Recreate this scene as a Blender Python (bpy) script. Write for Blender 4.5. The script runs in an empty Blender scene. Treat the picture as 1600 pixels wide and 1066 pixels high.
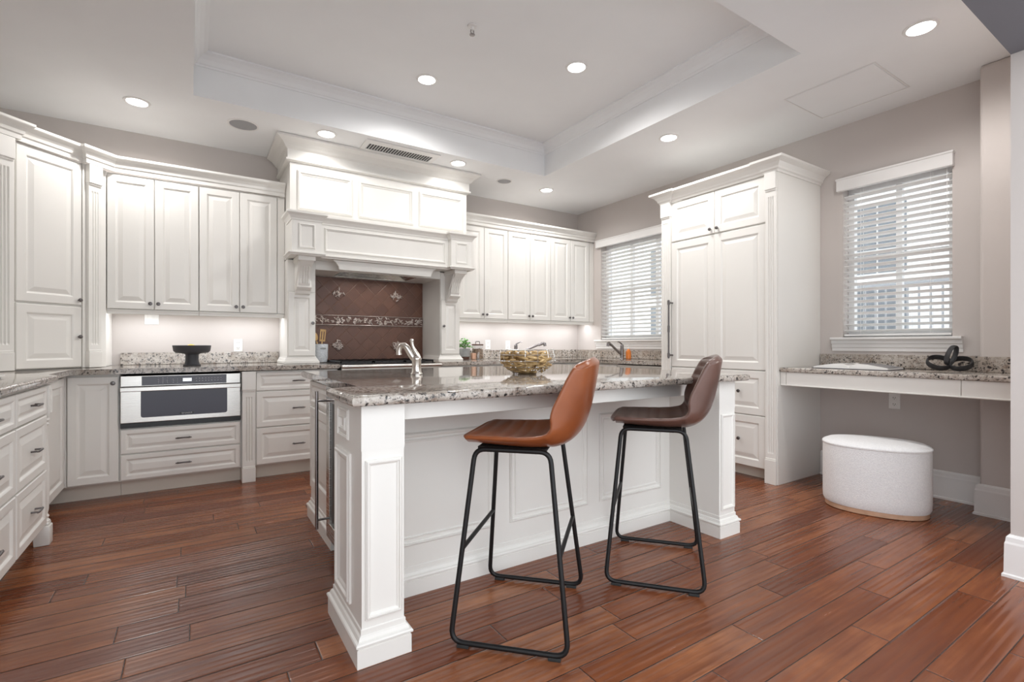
import bpy, bmesh, math, random
from mathutils import Vector, Matrix
random.seed(7)
S = bpy.context.scene
COL = S.collection
PI = math.pi
R = math.radians

# ------------------------------------------------------------------ camera
cam_d = bpy.data.cameras.new('camera'); cam = bpy.data.objects.new('camera', cam_d); COL.objects.link(cam)
cam.location = (0, 0, 1.085); cam.rotation_euler = (R(90), 0, -R(32.919))
cam_d.sensor_width = 36; cam_d.lens = 771.09 / 1600 * 36; cam_d.shift_y = 0.0034
cam_d.clip_start = 0.05
S.camera = cam

# ------------------------------------------------------------------ world, exposure
W = bpy.data.worlds.new('world'); S.world = W; W.use_nodes = True
bg = W.node_tree.nodes['Background']
bg.inputs[0].default_value = (0.92, 0.96, 1.0, 1); bg.inputs[1].default_value = 1.9
S.view_settings.view_transform = 'Standard'; S.view_settings.look = 'None'
S.view_settings.exposure = 0.48; S.view_settings.gamma = 1; S.view_settings.use_curve_mapping = False
S.cycles.max_bounces = 10; S.cycles.diffuse_bounces = 6; S.cycles.glossy_bounces = 4
S.cycles.sample_clamp_indirect = 6; S.cycles.caustics_reflective = False; S.cycles.caustics_refractive = False
CAN_W, HOODCAN_W, CAN_E = 27.0, 5.5, 14.0      # downlight spot power, lens glow
HOOD_W = 2.4  # power of the added hood lamps
UNDER_W = 2.3                  # under-cabinet strip power

# ------------------------------------------------------------------ materials
class NT:
    def __init__(s, name):
        s.m = bpy.data.materials.new(name); s.m.use_nodes = True
        s.t = s.m.node_tree; s.b = s.t.nodes['Principled BSDF']; s._c = None
    def n(s, typ, **kw):
        nd = s.t.nodes.new(typ)
        for k, v in kw.items(): setattr(nd, k, v)
        return nd
    def link(s, a, b): s.t.links.new(a, b)
    def set(s, **kw):
        for k, v in kw.items():
            i = s.b.inputs[k.replace('_', ' ')]
            if hasattr(v, 'is_output'): s.link(v, i)
            else: i.default_value = (*v, 1) if isinstance(v, tuple) and len(v) == 3 else v
        return s
    def math(s, op, a, b=None, c=None):
        nd = s.n('ShaderNodeMath', operation=op)
        for i, v in enumerate((a, b, c)):
            if v is None: continue
            if hasattr(v, 'is_output'): s.link(v, nd.inputs[i])
            else: nd.inputs[i].default_value = v
        return nd.outputs[0]
    def obj(s):
        if s._c is None: s._c = s.n('ShaderNodeTexCoord').outputs['Object']
        return s._c
    def vec(s, x, y, z):
        nd = s.n('ShaderNodeCombineXYZ')
        for i, v in enumerate((x, y, z)):
            if hasattr(v, 'is_output'): s.link(v, nd.inputs[i])
            else: nd.inputs[i].default_value = v
        return nd.outputs[0]
    def noise(s, v, scale, detail=3, rough=.5):
        nd = s.n('ShaderNodeTexNoise'); s.link(v, nd.inputs['Vector'])
        nd.inputs['Scale'].default_value = scale; nd.inputs['Detail'].default_value = detail; nd.inputs['Roughness'].default_value = rough
        return nd.outputs['Fac']
    def ramp(s, f, stops, interp='LINEAR'):
        nd = s.n('ShaderNodeValToRGB'); s.link(f, nd.inputs[0]); cr = nd.color_ramp; cr.interpolation = interp
        while len(cr.elements) < len(stops): cr.elements.new(.5)
        for e, (p, c) in zip(cr.elements, stops): e.position = p; e.color = (*c, 1) if len(c) == 3 else c
        return nd.outputs[0]
    def mix(s, f, a, b, mode='MIX'):
        nd = s.n('ShaderNodeMix', data_type='RGBA', blend_type=mode)
        for i, v in ((0, f), (6, a), (7, b)):
            if hasattr(v, 'is_output'): s.link(v, nd.inputs[i])
            else: nd.inputs[i].default_value = (*v, 1) if isinstance(v, tuple) else v
        return nd.outputs[2]
    def bump(s, h, strength=.2, dist=.01):
        nd = s.n('ShaderNodeBump'); nd.inputs['Strength'].default_value = strength; nd.inputs['Distance'].default_value = dist
        s.link(h, nd.inputs['Height']); s.link(nd.outputs[0], s.b.inputs['Normal'])

def plain(name, col, rough=.5, metal=0, **kw):
    q = NT(name); q.set(Base_Color=col, Roughness=rough, Metallic=metal, **kw); return q.m
def paint(name, col, rough, nscale, bstr):
    q = NT(name); f = q.noise(q.obj(), nscale, 2)
    q.set(Base_Color=q.mix(.04, col, q.ramp(q.noise(q.obj(), 3), [(.3, (.4,)*3), (.7, (1,)*3)]), 'MULTIPLY'), Roughness=rough)
    q.bump(f, bstr, .002); return q.m

M = {}
M['cab'] = paint('cabinet_paint', (.80, .785, .75), .33, 60, .05)
M['wall'] = paint('wall_paint', (.575, .53, .505), .7, 220, .12)
M['ceil'] = paint('ceiling_paint', (.86, .87, .88), .8, 260, .18)
M['header'] = paint('slate_grey_header', (.17, .165, .185), .7, 220, .12)  # header in a blue-grey darker than the walls
M['trim'] = paint('trim_paint', (.82, .81, .80), .4, 60, .04)
M['toe'] = plain('toe_kick_paint', (.72, .66, .58), .45)
M['knob'] = plain('pewter', (.16, .15, .15), .35, 1)
M['gap'] = plain('shadow_gap', (.10, .085, .07), .8)
def steel(name, col, rough):
    q = NT(name); sx = q.n('ShaderNodeSeparateXYZ'); q.link(q.obj(), sx.inputs[0])
    v = q.vec(q.math('MULTIPLY', sx.outputs[0], 3), q.math('MULTIPLY', sx.outputs[1], 3), q.math('MULTIPLY', sx.outputs[2], 260))
    f = q.noise(v, 1.5, 2)
    q.set(Base_Color=col, Metallic=1.0, Roughness=q.math('MULTIPLY_ADD', f, .12, rough)); return q.m
M['steel'] = steel('brushed_stainless', (.62, .60, .57), .2)
M['nickel'] = plain('brushed_nickel', (.72, .68, .63), .22, 1)
M['darknickel'] = plain('dark_nickel', (.30, .28, .28), .25, 1)
M['black'] = plain('black_enamel', (.012, .012, .013), .25)
M['blackmetal'] = plain('black_powder_coat', (.006, .0055, .006), .45, Specular_IOR_Level=.35)
M['blackrubber'] = plain('black_rubber', (.02, .02, .02), .7)
M['ovenglass'] = plain('oven_glass', (.03, .024, .045), .06)
M['fridgeglass'] = plain('fridge_glass', (.02, .018, .017), .3, Specular_IOR_Level=.25)
M['lcd'] = plain('display_white', (.7, .72, .75), .3, Emission_Color=(.8, .85, .9), Emission_Strength=.6)
M['mark'] = plain('printed_grey', (.45, .45, .48), .4)
M['plate'] = plain('white_plastic', (.80, .79, .77), .35)
M['slot'] = plain('dark_slot', (.03, .03, .03), .6)
M['speaker'] = plain('speaker_mesh', (.36, .36, .37), .8)
M['ventdark'] = plain('vent_dark', (.05, .05, .05), .8)
M['lens'] = plain('lit_lens', (1, 1, 1), .4, Emission_Color=(1, .98, .95), Emission_Strength=CAN_E)
M['strip'] = plain('lit_strip', (1, 1, 1), .4, Emission_Color=(1, .97, .94), Emission_Strength=3.0)

def granite():
    q = NT('granite'); v = q.obj()
    big = q.noise(v, 3.2, 4, .6); mid = q.noise(v, 34, 5, .65)
    base = q.ramp(mid, [(.28, (.30, .26, .225)), (.43, (.45, .405, .36)), (.58, (.60, .56, .52)), (.78, (.41, .37, .33))])
    base = q.mix(q.ramp(big, [(.40, (0,)*3), (.62, (.65,)*3)]), base, (.33, .275, .225))
    nc = q.n('ShaderNodeTexNoise'); q.link(v, nc.inputs['Vector']); nc.inputs['Scale'].default_value = 45
    sc = q.n('ShaderNodeVectorMath', operation='SCALE'); q.link(nc.outputs['Color'], sc.inputs[0]); sc.inputs['Scale'].default_value = .04
    dv = q.n('ShaderNodeVectorMath', operation='ADD'); q.link(v, dv.inputs[0]); q.link(sc.outputs[0], dv.inputs[1])
    def flecks(scale, lo, hi, pscale, p0, p1):
        vo = q.n('ShaderNodeTexVoronoi', feature='F1'); vo.inputs['Scale'].default_value = scale; q.link(dv.outputs[0], vo.inputs['Vector'])
        return q.math('MULTIPLY', q.ramp(vo.outputs['Distance'], [(lo, (1,)*3), (hi, (0,)*3)]), q.ramp(q.noise(v, pscale, 4, .7), [(p0, (0,)*3), (p1, (1,)*3)]))
    col = q.mix(q.ramp(q.noise(v, 19, 4, .75), [(.56, (0,)*3), (.64, (.75,)*3)]), base, (.21, .15, .115))
    col = q.mix(flecks(44, .20, .44, 8, .40, .50), col, (.028, .026, .027))
    col = q.mix(flecks(90, .18, .42, 15, .42, .52), col, (.06, .052, .048))
    q.set(Base_Color=col, Roughness=.06, Specular_IOR_Level=.6); return q.m
M['granite'] = granite()

def wood_floor():
    q = NT('plank_floor'); sx = q.n('ShaderNodeSeparateXYZ'); q.link(q.obj(), sx.inputs[0]); x, y = sx.outputs[0], sx.outputs[1]
    Wd, Ln = .127, 1.05
    yr = q.math('DIVIDE', y, Wd); row = q.math('FLOOR', yr); fy = q.math('FRACT', yr)
    wn = q.n('ShaderNodeTexWhiteNoise', noise_dimensions='1D'); q.link(row, wn.inputs['W'])
    xr = q.math('MULTIPLY_ADD', wn.outputs['Value'], 9.7, q.math('DIVIDE', x, Ln)); cl = q.math('FLOOR', xr); fx = q.math('FRACT', xr)
    w2 = q.n('ShaderNodeTexWhiteNoise', noise_dimensions='2D'); q.link(q.vec(row, cl, 0), w2.inputs['Vector']); idv = w2.outputs['Value']
    gx = q.math('MULTIPLY_ADD', x, 1.6, q.math('MULTIPLY', idv, 37)); gy = q.math('MULTIPLY', y, 26)
    g1 = q.noise(q.vec(gx, gy, idv), 1.0, 5, .6)
    g2 = q.noise(q.vec(q.math('MULTIPLY', gx, 2.2), q.math('MULTIPLY', y, 6), idv), 1.0, 3, .6)
    tone = q.ramp(idv, [(0, (.145, .041, .015)), (.3, (.245, .075, .026)), (.65, (.33, .115, .044)), (.88, (.42, .165, .068)), (1, (.20, .075, .047))])
    col = q.mix(q.ramp(g1, [(.3, (.75,)*3), (.7, (0,)*3)]), tone, (.085, .022, .010))
    col = q.mix(q.ramp(g2, [(.35, (.55,)*3), (.65, (0,)*3)]), col, (.14, .036, .015))
    ey = q.math('MULTIPLY', q.math('MINIMUM', fy, q.math('SUBTRACT', 1, fy)), Wd)
    ex = q.math('MULTIPLY', q.math('MINIMUM', fx, q.math('SUBTRACT', 1, fx)), Ln)
    e = q.math('MINIMUM', ex, ey)
    seam = q.ramp(q.math('MULTIPLY', e, 100), [(.10, (1,)*3), (.28, (0,)*3)])
    q.set(Base_Color=q.mix(seam, col, (.03, .010, .005)), Roughness=q.math('MULTIPLY_ADD', g1, .12, .19), Specular_IOR_Level=.5)
    wave = q.noise(q.vec(q.math('MULTIPLY_ADD', x, .8, q.math('MULTIPLY', idv, 11)), q.math('MULTIPLY', y, 33), q.math('MULTIPLY', idv, 5)), 1.0, 1)
    edge = q.ramp(q.math('MULTIPLY', e, 100), [(.0, (0,)*3), (.55, (1,)*3)])
    rip = q.math('SINE', q.math('MULTIPLY_ADD', wave, 6.5, q.math('MULTIPLY', y, 215)))
    h = q.math('ADD', q.math('MULTIPLY_ADD', rip, .16, q.math('MULTIPLY', wave, .6)), q.math('MULTIPLY', edge, .55))
    q.bump(h, .40, .007); return q.m
M['floor'] = wood_floor()

def tile():
    q = NT('brown_tile'); sx = q.n('ShaderNodeSeparateXYZ'); q.link(q.obj(), sx.inputs[0]); x, z = sx.outputs[0], sx.outputs[2]
    s = .1518
    up = q.math('GREATER_THAN', z, 1.33 - .905)
    zz = q.math('ADD', q.math('SUBTRACT', z, 1.605 - .905), q.math('MULTIPLY', q.math('SUBTRACT', 1, up), .53))
    xx = q.math('SUBTRACT', x, 1.249 - 1.6)
    u = q.math('ADD', q.math('DIVIDE', q.math('ADD', xx, zz), s), 20.5); v = q.math('ADD', q.math('DIVIDE', q.math('SUBTRACT', xx, zz), s), 20.5)
    fu, fv = q.math('FRACT', u), q.math('FRACT', v)
    e = q.math('MINIMUM', q.math('MINIMUM', fu, q.math('SUBTRACT', 1, fu)), q.math('MINIMUM', fv, q.math('SUBTRACT', 1, fv)))
    w2 = q.n('ShaderNodeTexWhiteNoise', noise_dimensions='2D'); q.link(q.vec(q.math('FLOOR', u), q.math('FLOOR', v), 0), w2.inputs['Vector'])
    c = q.ramp(w2.outputs['Value'], [(0, (.125, .052, .032)), (1, (.165, .072, .044))])
    c = q.mix(q.ramp(q.noise(q.obj(), 11, 4), [(.35, (.5,)*3), (.65, (0,)*3)]), c, (.105, .046, .030))
    g = q.ramp(e, [(.012, (1,)*3), (.024, (0,)*3)])
    q.set(Base_Color=q.mix(g, c, (.20, .115, .08)), Roughness=.38); q.bump(q.ramp(e, [(.0, (0,)*3), (.05, (1,)*3)]), .4, .004); return q.m
M['tile'] = tile()
M['palebounce'] = plain('pale_bounce_floor', (.66, .67, .68), .5)  # invented pale finish for the unseen front floor, bounces light to the ceiling
def mottled(name, a, b, scale, rough, metal=0, bstr=0, bscale=None, bd=.003, detail=4):
    q = NT(name); f = q.noise(q.obj(), scale, detail)
    q.set(Base_Color=q.mix(q.ramp(f, [(.35, (0,)*3), (.65, (1,)*3)]), a, b), Roughness=rough, Metallic=metal)
    if bstr: q.bump(q.noise(q.obj(), bscale or scale, 4), bstr, bd)
    return q.m
M['pewter'] = mottled('aged_pewter', (.46, .37, .33), (.70, .62, .58), 40, .3, .45)
M['bandbase'] = plain('bronze_base', (.13, .07, .055), .5, .3)
M['cognac'] = mottled('cognac_leather', (.19, .050, .015), (.27, .078, .025), 6, .28, 0, .12, 220, .002)
M['brownleather'] = mottled('brown_leather', (.095, .048, .037), (.14, .074, .058), 6, .28, 0, .12, 220, .002)
M['seatdark'] = plain('seat_underside', (.02, .015, .013), .8)
M['boucle'] = mottled('white_boucle', (.82, .82, .83), (.90, .90, .90), 120, .95, 0, .6, 230, .006)
M['oak'] = mottled('pale_oak', (.50, .30, .19), (.62, .40, .27), 14, .5)
M['spoon'] = mottled('bamboo', (.55, .34, .14), (.70, .47, .22), 20, .5)
M['crock'] = mottled('grey_ceramic', (.50, .53, .57), (.66, .69, .72), 70, .35)
M['charcoal'] = plain('charcoal_stoneware', (.045, .045, .052), .55)
M['knot'] = mottled('black_clay', (.016, .016, .018), (.035, .035, .038), 30, .6, 0, .3, 160, .002)
M['lemon'] = plain('lemon', (.75, .55, .06), .45)
M['gold'] = mottled('straw_gold', (.42, .27, .11), (.70, .50, .25), 24, .38, .35)
M['silverwire'] = plain('silver_wire', (.75, .73, .70), .2, 1)
M['leaf'] = mottled('leaf_green', (.06, .20, .035), (.20, .42, .10), 30, .5)
M['potgrey'] = mottled('pot_grey', (.26, .27, .27), (.36, .37, .36), 12, .5)
M['copper'] = plain('copper_pink', (.62, .38, .27), .3, .4)
M['darkwood'] = plain('dark_walnut', (.085, .035, .02), .5)
M['nuts'] = mottled('nuts', (.20, .12, .075), (.40, .28, .19), 60, .6)
M['soil'] = plain('soil', (.03, .02, .015), .9)
M['paper'] = plain('page_paper', (.84, .83, .81), .7)
M['printing'] = mottled('printed_page', (.30, .28, .27), (.80, .78, .76), 14, .6)
M['bookphoto'] = mottled('dark_photo_page', (.10, .10, .11), (.24, .23, .23), 9, .5)
M['bookcover'] = plain('book_cover', (.07, .065, .07), .5)
M['orange'] = plain('orange_soap', (.75, .22, .04), .1)
M['slat'] = plain('white_slat', (.86, .86, .85), .4)
M['vinyl'] = plain('white_vinyl', (.80, .80, .80), .35)
M['stucco'] = mottled('pale_stucco', (.80, .80, .81), (.88, .88, .89), 3, .9)
M['roof'] = plain('grey_roof', (.42, .42, .44), .8)
M['farglass'] = plain('far_window_glass', (.16, .18, .20), .12)
M['rail2'] = plain('vent_slat_grey', (.55, .55, .55), .5)
M['rail'] = plain('grey_rail', (.30, .31, .33), .5)
M['grass'] = mottled('far_lawn', (.34, .38, .30), (.44, .47, .38), 1, .9)
def glass(name, tint, gl):
    m = bpy.data.materials.new(name); m.use_nodes = True; t = m.node_tree; t.nodes.remove(t.nodes['Principled BSDF'])
    a = t.nodes.new('ShaderNodeBsdfTransparent'); a.inputs[0].default_value = (*tint, 1)
    b = t.nodes.new('ShaderNodeBsdfGlossy'); b.inputs['Roughness'].default_value = .02
    x = t.nodes.new('ShaderNodeMixShader'); x.inputs[0].default_value = gl
    t.links.new(a.outputs[0], x.inputs[1]); t.links.new(b.outputs[0], x.inputs[2]); t.links.new(x.outputs[0], t.nodes['Material Output'].inputs[0]); return m
M['glass'] = glass('window_glass', (.97, .98, .98), .06)
M['jarglass'] = glass('jar_glass', (.92, .93, .93), .12)

# ------------------------------------------------------------------ mesh helpers
def B(): return bmesh.new()
def box(bm, x0, x1, y0, y1, z0, z1, bev=0, seg=2):
    tmp = bm if not bev else bmesh.new()
    vs = [tmp.verts.new((x, y, z)) for z in (z0, z1) for x, y in ((x0, y0), (x1, y0), (x1, y1), (x0, y1))]
    for f in ((3, 2, 1, 0), (4, 5, 6, 7), (0, 1, 5, 4), (1, 2, 6, 5), (2, 3, 7, 6), (3, 0, 4, 7)): tmp.faces.new([vs[i] for i in f])
    if bev:
        bmesh.ops.bevel(tmp, geom=tmp.edges[:], offset=bev, segments=seg, affect='EDGES', profile=.5)
        merge(bm, tmp)
    return bm
def merge(bm, tmp, mat=None):
    if mat is not None: tmp.transform(mat)
    me = bpy.data.meshes.new('tmp'); tmp.to_mesh(me); tmp.free(); bm.from_mesh(me); bpy.data.meshes.remove(me)
def prism(bm, poly, z0, z1, bev=0, seg=4, only=None):
    tmp = bmesh.new()
    lo = [tmp.verts.new((x, y, z0)) for x, y in poly]; hi = [tmp.verts.new((x, y, z1)) for x, y in poly]; n = len(poly)
    tmp.faces.new(lo[::-1]); tmp.faces.new(hi)
    for i in range(n): tmp.faces.new((lo[i], lo[(i+1) % n], hi[(i+1) % n], hi[i]))
    if bev:
        es = [e for e in tmp.edges if abs(e.verts[0].co.z - e.verts[1].co.z) < 1e-6 or only == 'all']
        bmesh.ops.bevel(tmp, geom=es, offset=bev, segments=seg, affect='EDGES', profile=.5)
    bmesh.ops.recalc_face_normals(tmp, faces=tmp.faces[:])
    merge(bm, tmp); return bm
def rings(bm, x0, x1, z0, z1, y, prof, cap=True, back=True):
    """nested rectangles on a wall facing -y: prof = [(inset, dy), ...]; dy > 0 goes into the wall"""
    L = []
    for i, d in prof:
        L.append([bm.verts.new(p) for p in ((x0+i, y+d, z0+i), (x1-i, y+d, z0+i), (x1-i, y+d, z1-i), (x0+i, y+d, z1-i))])
    for a, b in zip(L, L[1:]):
        for k in range(4): bm.faces.new((a[k], a[(k+1) % 4], b[(k+1) % 4], b[k]))
    if cap: bm.faces.new(L[-1])
    if back: bm.faces.new(L[0][::-1])
    return bm
def panel(bm, x0, x1, z0, z1, y=0, t=.02, fr=None):
    """raised-panel door or drawer front"""
    m = min(x1-x0, z1-z0); fr = fr or min(.058, m*.2); bv = min(.03, m*.12)
    return rings(bm, x0, x1, z0, z1, y, [(0, t), (0, .004), (.004, 0), (fr-.006, 0), (fr, .004), (fr+.004, .009), (fr+.010, .0095), (fr+.010+bv, .002), (fr+.013+bv, .002)])
def frame(bm, x0, x1, z0, z1, y, w=.03, h=.012):
    """picture-frame moulding standing proud of a flat face"""
    return rings(bm, x0, x1, z0, z1, y, [(0, .002), (0, -h*.55), (w*.16, -h*.75), (w*.24, -h), (w*.46, -h), (w*.56, -h*.45), (w*.78, -h*.35), (w*.9, -h*.12), (w, .001)], cap=False, back=False)
def sweep(bm, path, prof, closed=False, z=0):
    """prof [(out, z)] carried along an xy path; out is to the right of the direction of travel"""
    n = len(path); P = [Vector(p) for p in path]; sec = []
    for i in range(n):
        ds = []
        if closed or i > 0: ds.append((P[i]-P[i-1]).normalized())
        if closed or i < n-1: ds.append((P[(i+1) % n]-P[i]).normalized())
        ns = [Vector((d.y, -d.x)) for d in ds]
        m = ns[0] if len(ns) == 1 else (ns[0]+ns[1]) / max(1e-6, 1+ns[0].dot(ns[1]))
        sec.append([bm.verts.new((P[i].x+m.x*o, P[i].y+m.y*o, z+h)) for o, h in prof])
    k = len(prof)
    for i in range(n if closed else n-1):
        a, b = sec[i], sec[(i+1) % n]
        for j in range(k): bm.faces.new((a[j], b[j], b[(j+1) % k], a[(j+1) % k]))
    if not closed: bm.faces.new(sec[0][::-1]); bm.faces.new(sec[-1])
    bmesh.ops.recalc_face_normals(bm, faces=bm.faces[:]); return bm
def tube(bm, pts, r, seg=10, closed=False, caps=True):
    P = [Vector(p) for p in pts]; n = len(P); rs = r if isinstance(r, (list, tuple)) else [r]*n; rg = []; prev = None
    for i in range(n):
        a = P[i-1] if (i or closed) else P[i]; b = P[(i+1) % n] if (i < n-1 or closed) else P[i]
        d = (b-a).normalized()
        if prev is None: u = d.cross(Vector((0, 0, 1))); u = d.cross(Vector((1, 0, 0))) if u.length < .1 else u
        else: u = prev - d*prev.dot(d)
        u.normalize(); prev = u; w = d.cross(u)
        rg.append([bm.verts.new(P[i] + (u*math.cos(2*PI*k/seg) + w*math.sin(2*PI*k/seg))*rs[i]) for k in range(seg)])
    for i in range(n if closed else n-1):
        a, b = rg[i], rg[(i+1) % n]; sh = 0
        if closed and i == n-1: sh = min(range(seg), key=lambda q: (a[0].co-b[q].co).length)
        for k in range(seg): bm.faces.new((a[k], a[(k+1) % seg], b[(k+1+sh) % seg], b[(k+sh) % seg]))
    if caps and not closed: bm.faces.new(rg[0][::-1]); bm.faces.new(rg[-1])
    bmesh.ops.recalc_face_normals(bm, faces=bm.faces[:]); return bm
def lathe(bm, prof, c=(0, 0, 0), seg=28, sx=1, sy=1, cap=True):
    tmp = bmesh.new(); rg = []
    for r, z in prof: rg.append([tmp.verts.new((r*math.cos(2*PI*k/seg)*sx, r*math.sin(2*PI*k/seg)*sy, z)) for k in range(seg)])
    for a, b in zip(rg, rg[1:]):
        for k in range(seg): tmp.faces.new((a[k], a[(k+1) % seg], b[(k+1) % seg], b[k]))
    if cap: tmp.faces.new(rg[0][::-1]); tmp.faces.new(rg[-1])
    bmesh.ops.recalc_face_normals(tmp, faces=tmp.faces[:])
    merge(bm, tmp, Matrix.Translation(c)); return bm
def blob(bm, c, r, rot=(0, 0, 0), u=8, v=6):
    tmp = bmesh.new(); bmesh.ops.create_uvsphere(tmp, u_segments=u, v_segments=v, radius=1)
    from mathutils import Euler
    merge(bm, tmp, Matrix.Translation(c) @ Euler(rot).to_matrix().to_4x4() @ Matrix.Diagonal((*r, 1))); return bm
def fillet(pts, rad, seg=5, closed=True):
    P = [Vector(p) for p in pts]; n = len(P); out = []
    for i in range(n):
        if not closed and i in (0, n-1): out.append(P[i]); continue
        a, b, c = P[i-1], P[i], P[(i+1) % n]; u = (a-b).normalized(); v = (c-b).normalized()
        ang = u.angle(v); t = rad/math.tan(ang/2); p0 = b+u*t; p1 = b+v*t
        for k in range(seg+1):
            s = k/seg; out.append((1-s)**2*p0 + 2*s*(1-s)*b + s*s*p1)
    return out

def link(name, bm, mat, smooth=False):
    me = bpy.data.meshes.new(name); bm.to_mesh(me); bm.free()
    o = bpy.data.objects.new(name, me); COL.objects.link(o); me.materials.append(mat if not isinstance(mat, str) else M[mat])
    if smooth:
        for p in me.polygons: p.use_smooth = True
        if smooth != 2: me.set_sharp_from_angle(angle=R(38))
    return o
def tag(o, label, cat, group=None):
    o['label'] = label; o['category'] = cat
    if group: o['group'] = group
    return o
def struct(name, bm, mat, smooth=False):
    o = link(name, bm, mat, smooth); o['kind'] = 'structure'; return o
class Thing:
    def __init__(s, name, label, cat, loc=(0, 0, 0), rotz=0, group=None):
        s.o = bpy.data.objects.new(name, None); COL.objects.link(s.o); s.o.empty_display_size = .1
        s.o.location = loc; s.o.rotation_euler = (0, 0, rotz); s.M = Matrix.Translation(loc) @ Matrix.Rotation(rotz, 4, 'Z')
        tag(s.o, label, cat, group)
    def part(s, name, bm, mat, parent=None, smooth=False, world=False, label=None):
        if world: bm.transform(s.M.inverted())
        o = link(name, bm, mat, smooth); o.parent = parent or s.o
        if label: o['label'] = label
        return o
def single(name, bm, mat, label, cat, loc=(0, 0, 0), rotz=0, group=None, smooth=False):
    o = link(name, bm, mat, smooth); o.location = loc; o.rotation_euler = (0, 0, rotz); return tag(o, label, cat, group)
def dup(root, loc, label=None, rotz=None):
    c = root.copy(); COL.objects.link(c); c.location = loc
    if rotz is not None: c.rotation_euler = (0, 0, rotz)
    if label: c['label'] = label
    for ch in list(root.children):
        d = ch.copy(); COL.objects.link(d); d.parent = c
        for g in list(ch.children):
            e = g.copy(); COL.objects.link(e); e.parent = d
    return c

def knob(T, par, x, z, y=0):
    b = B(); lathe(b, [(.004, 0), (.005, .012), (.012, .016), (.0145, .022), (.012, .028), (.004, .030)], seg=14)
    b.transform(Matrix.Translation((x, y, z)) @ Matrix.Rotation(R(90), 4, 'X')); return T.part('knob', b, 'knob', par, True)
def pull(T, par, x, z, y=0, L=.10):
    b = B()
    for s in (-1, 1): tube(b, [(x+s*L*.36, y+.002, z), (x+s*L*.36, y-.026, z)], .0045, 8)
    tube(b, [(x-L/2, y-.024, z), (x-L*.36, y-.027, z), (x, y-.030, z+.002), (x+L*.36, y-.027, z), (x+L/2, y-.024, z)], [.003, .0055, .0048, .0055, .003], 8)
    return T.part('pull_handle', b, 'knob', par, True)
def pilaster_bm(b, x0, x1, y, z0, z1, depth, plinth=.20, cap=.14, n=3):
    """fluted pilaster with plinth and cap block, facing -y"""
    w = x1-x0; zs, ze = z0+plinth, z1-cap; fl0, fl1 = zs+.045, ze-.05
    if plinth: box(b, x0-.003, x1+.003, y-.010, y+depth, z0, zs-.012, .003); box(b, x0-.001, x1+.001, y-.005, y+depth, zs-.012, zs, .003)
    if cap: box(b, x0-.004, x1+.004, y-.014, y+depth, ze+.014, z1, .003); box(b, x0-.001, x1+.001, y-.007, y+depth, ze, ze+.016, .004)
    def sec(g):
        pts = [(x0, y)]
        m = w*.2; fw = (w-2*m)/n
        for i in range(n):
            c = x0+m+fw*(i+.5)
            for k in range(7):
                a = PI*k/6; pts.append((c-fw*.40*math.cos(a), y+g*math.sin(a)*fw*.36))
        return pts+[(x1, y), (x1, y+depth), (x0, y+depth)]
    L = []
    for z, g in ((zs, 0), (fl0-.01, 0), (fl0+.004, 1), (fl1-.004, 1), (fl1+.01, 0), (ze, 0)): L.append([b.verts.new((px, py, z)) for px, py in sec(g)])
    n_ = len(L[0])
    for a, c in zip(L, L[1:]):
        for k in range(n_): b.faces.new((a[k], a[(k+1) % n_], c[(k+1) % n_], c[k]))
    b.faces.new(L[0][::-1]); b.faces.new(L[-1]); return b
CROWN = [(0, 0), (.010, 0), (.012, .028), (.020, .036), (.024, .055), (.036, .075), (.056, .090), (.060, .096), (.060, .112), (0, .112)]
LEDGE = [(0, 0), (.008, .004), (.014, .016), (.030, .030), (.034, .034), (.034, .046), (0, .046)]

# ------------------------------------------------------------------ room shell
XR, YB, ZC = 4.44, 5.20, 2.865
XL = -1.42
TX0, TX1, TY0, TY1, TZ = .006, 3.124, 1.574, 4.19, 3.17
b = B(); box(b, -4, 7, .10, YB+.15, -.08, 0); struct('floor', b, 'floor')
b = B(); box(b, -6, 9, -6, .0995, -.08, 0); struct('floor_front', b, 'palebounce')  # unseen floor behind the camera, kept pale as a bounce surface
b = B(); box(b, XL-.15, XR+.16, YB, YB+.15, 0, ZC+.4); struct('wall_back', b, 'wall')
W2 = (1.218, 1.907, 1.145, 2.36); W1 = (3.45, 4.741, 1.145, 2.36)
b = B(); X0, X1 = XR, XR+.16
box(b, X0, X1, -3, .45, 0, ZC+.4)
for y0, y1, z0, z1 in ((.45, YB, 0, W1[2]), (.45, YB, W1[3], ZC+.4), (.45, W2[0], W1[2], W1[3]), (W2[1], W1[0], W1[2], W1[3]), (W1[1], YB, W1[2], W1[3])): box(b, X0, X1, y0, y1, z0, z1)
struct('wall_right', b, 'wall')
b = B(); box(b, XL-.15, XL, .45, YB, 0, ZC+.4); struct('wall_left', b, 'wall')
b = B(); box(b, 4.22, XR, .67, 1.025, 0, ZC, .02, 3); struct('wall_column', b, 'wall')
b = B(); box(b, 3.21, XR+.16, .45, .67, 0, ZC+.4); box(b, XL-.15, -.85, .45, .67, 0, 2.44); struct('wall_front', b, 'wall')
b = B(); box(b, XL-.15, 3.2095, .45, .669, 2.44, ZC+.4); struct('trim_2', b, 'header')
b = B()
for x0, x1, y0, y1 in ((XL, TX0, .67, YB), (TX1, XR, .67, YB), (TX0, TX1, .67, TY0), (TX0, TX1, TY1, YB)): box(b, x0, x1, y0, y1, ZC, ZC+.06)
for x0, x1, y0, y1 in ((TX0-.06, TX0, TY0-.06, TY1+.06), (TX1, TX1+.06, TY0-.06, TY1+.06), (TX0, TX1, TY0-.06, TY0), (TX0, TX1, TY1, TY1+.06)): box(b, x0, x1, y0, y1, ZC+.06, TZ+.06)
box(b, TX0, TX1, TY0, TY1, TZ, TZ+.06); struct('ceiling', b, 'ceil')
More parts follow.
